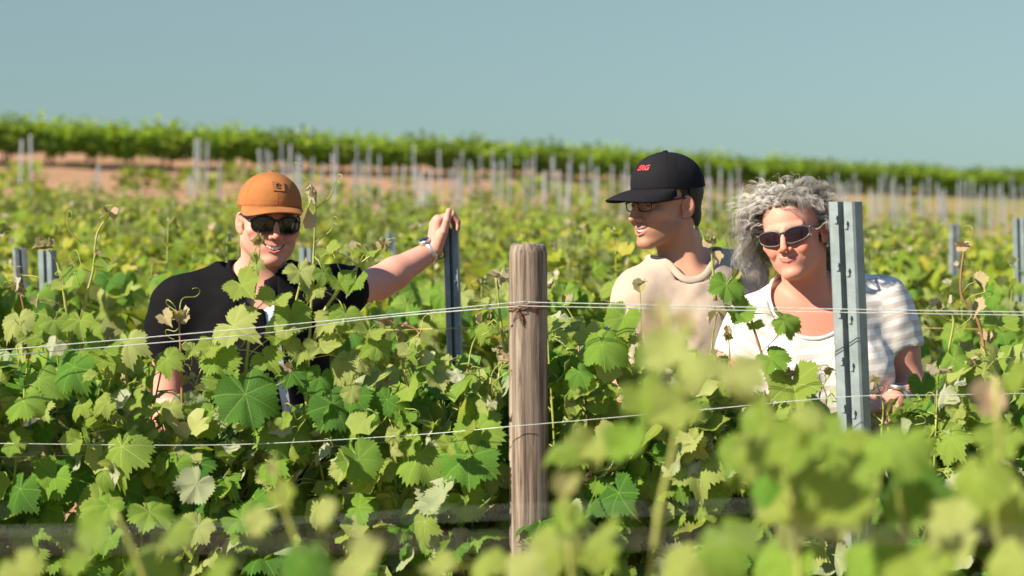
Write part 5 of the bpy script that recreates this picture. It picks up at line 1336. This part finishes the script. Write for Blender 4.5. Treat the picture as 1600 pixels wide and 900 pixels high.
# rows behind the people
def vine_proto(seed, n=330, mat='far', h=1.30):
    rd = random.Random(seed); items = []
    for _ in range(n):
        x = rd.uniform(-0.62, 0.62); z = 0.55+(h-0.55)*rd.random()**0.75+0.06*math.sin(x*9+seed); y = rd.gauss(0, 0.11)
        if z > h-0.1 and rd.random() < 0.45: continue
        items.append(((x, y, z), rd.uniform(.06, .12), (rd.gauss(-.5, .45), rd.gauss(-.45, .5), rd.gauss(.6, .4)), (rd.gauss(0, .5), rd.gauss(0, .4), -1)))
    st = MB(); tips = []
    for k in range(9):
        x = rd.uniform(-.55, .55); y = rd.gauss(0, .07); a = Vector((x, y, .7)); top = h+rd.uniform(0.02, 0.24); lean = rd.gauss(0, .06)
        pts = [a, Vector((x+lean*.4, y, .9)), Vector((x+lean, y, top))]; st.tube(smooth_path(pts, 3), [0.004, .0038, .0035, .003, .0026, .002, .0016], 4)
        for j in range(6): items.append((Vector((x+lean*(.7+.05*j), y, top-0.035*j))+rvec(.02, rd), rd.uniform(.025, .06), (rd.gauss(-.3, .6), rd.gauss(-.4, .6), rd.gauss(.5, .5)), rvec(1, rd)))
        for j in range(2): tips.append((pts[-1]+rvec(.010, rd), rd.uniform(.014, .032), rvec(1, rd)+Vector((-.4, -.5, .4)), rvec(1, rd)))
    return items, st, tips
protos = []
for k in range(5):
    items, st, tips = vine_proto(100+k)
    r = empty('grape_vine', (0, -500, 0)); fo = leaf_pile('foliage', items, M['far'], r); sh_ = st.build('shoot', M['shoot'], r); sh_['kind'] = 'stuff'
    tb = MB(); tb.tube([(0, 0, 0), (.01, 0, .3), (-.01, .01, .7)], [.03, .026, .024], 7); tk = tb.build('trunk', M['bark'], r)
    tf = leaf_pile('shoot_tip', tips, M['tip'], r)
    protos.append((r, [fo, sh_, tk, tf]))
def place_vine(k, loc, rz, sc, label, group):
    r0, ch = protos[k]
    r = empty('grape_vine', loc, rz); r.scale = sc; tag(r, label, 'vine', group)
    for c in ch:
        d = c.copy(); C.objects.link(d); d.parent = r
    return r
rows = [8.35, 10.6, 12.9, 15.2, 17.5, 19.8, 22.2, 24.6, 27, 29.4, 31.8, 34.2]
BEHIND = [[(-250, 'leafy vine behind the front row, leftmost and mostly out of frame'), (180, 'leafy vine just behind the shoulder of the man in black'), (610, 'leafy vine beneath the raised forearm of the man in black'),
           (1040, 'leafy vine just behind the man in beige'), (1470, 'leafy vine just right of the woman in striped tee'), (1900, 'leafy vine behind the front row, rightmost and mostly out of frame')],
          [(-200, 'soft focus vine of the second row back, mostly out of frame at left'), (150, 'soft focus vine around the two steel posts at far left'), (500, 'soft focus vine behind the head of the man in black'), (850, 'soft focus vine beyond the wooden post, left of the black cap'),
           (1200, 'soft focus vine behind the woman with grey hair'), (1550, 'soft focus vine around the steel post at the right edge'), (1900, 'soft focus vine of the second row back, mostly out of frame at right')]]
rd = random.Random(77)
for j, Y in enumerate(rows):
    half = Y*0.2117*1.12+0.9; x = -half+rd.uniform(0, .5); spots = []
    while x < half: spots.append((x, None)); x += rd.uniform(.95, 1.1)
    if j < 2: spots = [((px-800)/FPX*Y, lab) for px, lab in BEHIND[j]]
    for x, lab in spots:
        gz = ground_z(x, Y)
        gp = ('vines of the row just behind the people', 'vines of the second row behind the people', 'vines of the rows on the slope')[min(j, 2)]
        v = place_vine(rd.randrange(5), (x, Y+rd.gauss(0, .05), gz), rd.choice((0, math.pi))+rd.gauss(0, .08), (1, 1, rd.uniform(.93, 1.06)), lab or 'blurred yellow green vine in the rows climbing the slope behind', gp)
        if j < 2:
            v.location.z = 0.0
            for q in range(110 if j == 0 else 60):
                kind = 'mature' if rd.random() < .6 else 'young'
                lz = 0.6+0.75*rd.random()**.7
                leaf_obj(v, kind, (rd.uniform(-.6, .6), rd.uniform(-.3, -.1), lz), rd.uniform(.06, .105), Vector((-.35+rd.gauss(0, .4), -.7+rd.gauss(0, .3), .5+rd.gauss(0, .3))), Vector((rd.gauss(0, .4), 0, -1)), 0, rd, Matrix.Rotation(-v.rotation_euler.z, 4, 'Z'))
for r, ch in protos:
    for c in ch: bpy.data.objects.remove(c)
    bpy.data.objects.remove(r)

# young low bushes between the far stakes
def bush_mesh(seed, n, sx, h, size):
    rd = random.Random(seed)
    return [((rd.gauss(0, sx), rd.gauss(0, sx*.6), h*rd.random()), rd.uniform(size*.7, size*1.3), (rd.gauss(-.3, .5), rd.gauss(-.4, .5), rd.gauss(.6, .4)), rvec(1, rd)) for _ in range(n)]
bm_ = []
for k in range(3):
    o = leaf_pile('young_vine', bush_mesh(k, 60, .22, .45, .14), M['far'], None); bm_.append(o.data); bpy.data.objects.remove(o)
rd = random.Random(5); hd = Vector((0.698, 1, 0)).normalized(); cnt = 0
for rw in range(6):
    for k in range(-2, 30):
        y0 = 36.5+rw*5.2; q = Vector((-0.2117*y0*1.15, y0, 0))+hd*(k*1.7+rd.gauss(0, .2))
        u = q.x/(q.y*.2117)
        if abs(u) > 1.25 or q.y > HEDGE(u)-4 or cnt > 190 or rd.random() < 0.3: continue
        o = link('young_vine', rd.choice(bm_)); o.location = (q.x, q.y, ground_z(q.x, q.y)); o.rotation_euler = (0, 0, rd.uniform(0, 6)); o.scale = (1.2, 1.0, rd.uniform(.6, 1.3))
        tag(o, 'low young vine bush among the far stakes', 'vine', 'young vines of the far planting'); cnt += 1
# tall hedge-like row on the skyline
hp = []
for k in range(4):
    r_ = random.Random(200+k); it = []
    for _ in range(420):
        x = r_.uniform(-1.0, 1.0); z = 0.55+0.95*r_.random()**.85+.12*math.sin(x*4+k*2); it.append(((x, r_.gauss(0, .22), z), r_.uniform(.12, .22), (r_.gauss(-.4, .5), r_.gauss(-.5, .5), r_.gauss(.5, .4)), (r_.gauss(0, .5), 0, -1)))
    for _ in range(14): 
        x = r_.uniform(-.9, .9)
        for j in range(4): it.append(((x+r_.gauss(0, .04), r_.gauss(0, .1), 1.5+.17*j*r_.random()), r_.uniform(.07, .14), (r_.gauss(-.4, .5), r_.gauss(-.5, .5), r_.gauss(.5, .4)), (0, 0, 1)))
    o = leaf_pile('foliage', it, M['hedge'], None); hp.append(o.data); bpy.data.objects.remove(o)
tb = MB(); tb.tube([(0, 0, 0), (.02, 0, .4), (0, 0, .9)], [.05, .045, .04], 6); tkm = tb.mesh('trunk'); tkm.materials.append(M['bark'])
rd = random.Random(6)
for a, back in [(-19+k*1.0, 0) for k in range(59)]+[(-19.5+k*1.0, 2.4) for k in range(59)]:
    y = 72+(a+15.2)/0.698+back; z = ground_z(a, y)
    r = empty('grape_vine', (a, y, z-0.03), math.atan2(1, 0.698)+rd.choice((0, math.pi))); sc = rd.uniform(.70, .84); r.scale = (1.05, 1, sc)
    tag(r, 'tall full vine in the hedge-like row along the skyline', 'vine', 'vines of the skyline row')
    f = link('foliage', rd.choice(hp), r); f['kind'] = 'stuff'; link('trunk', tkm, r)
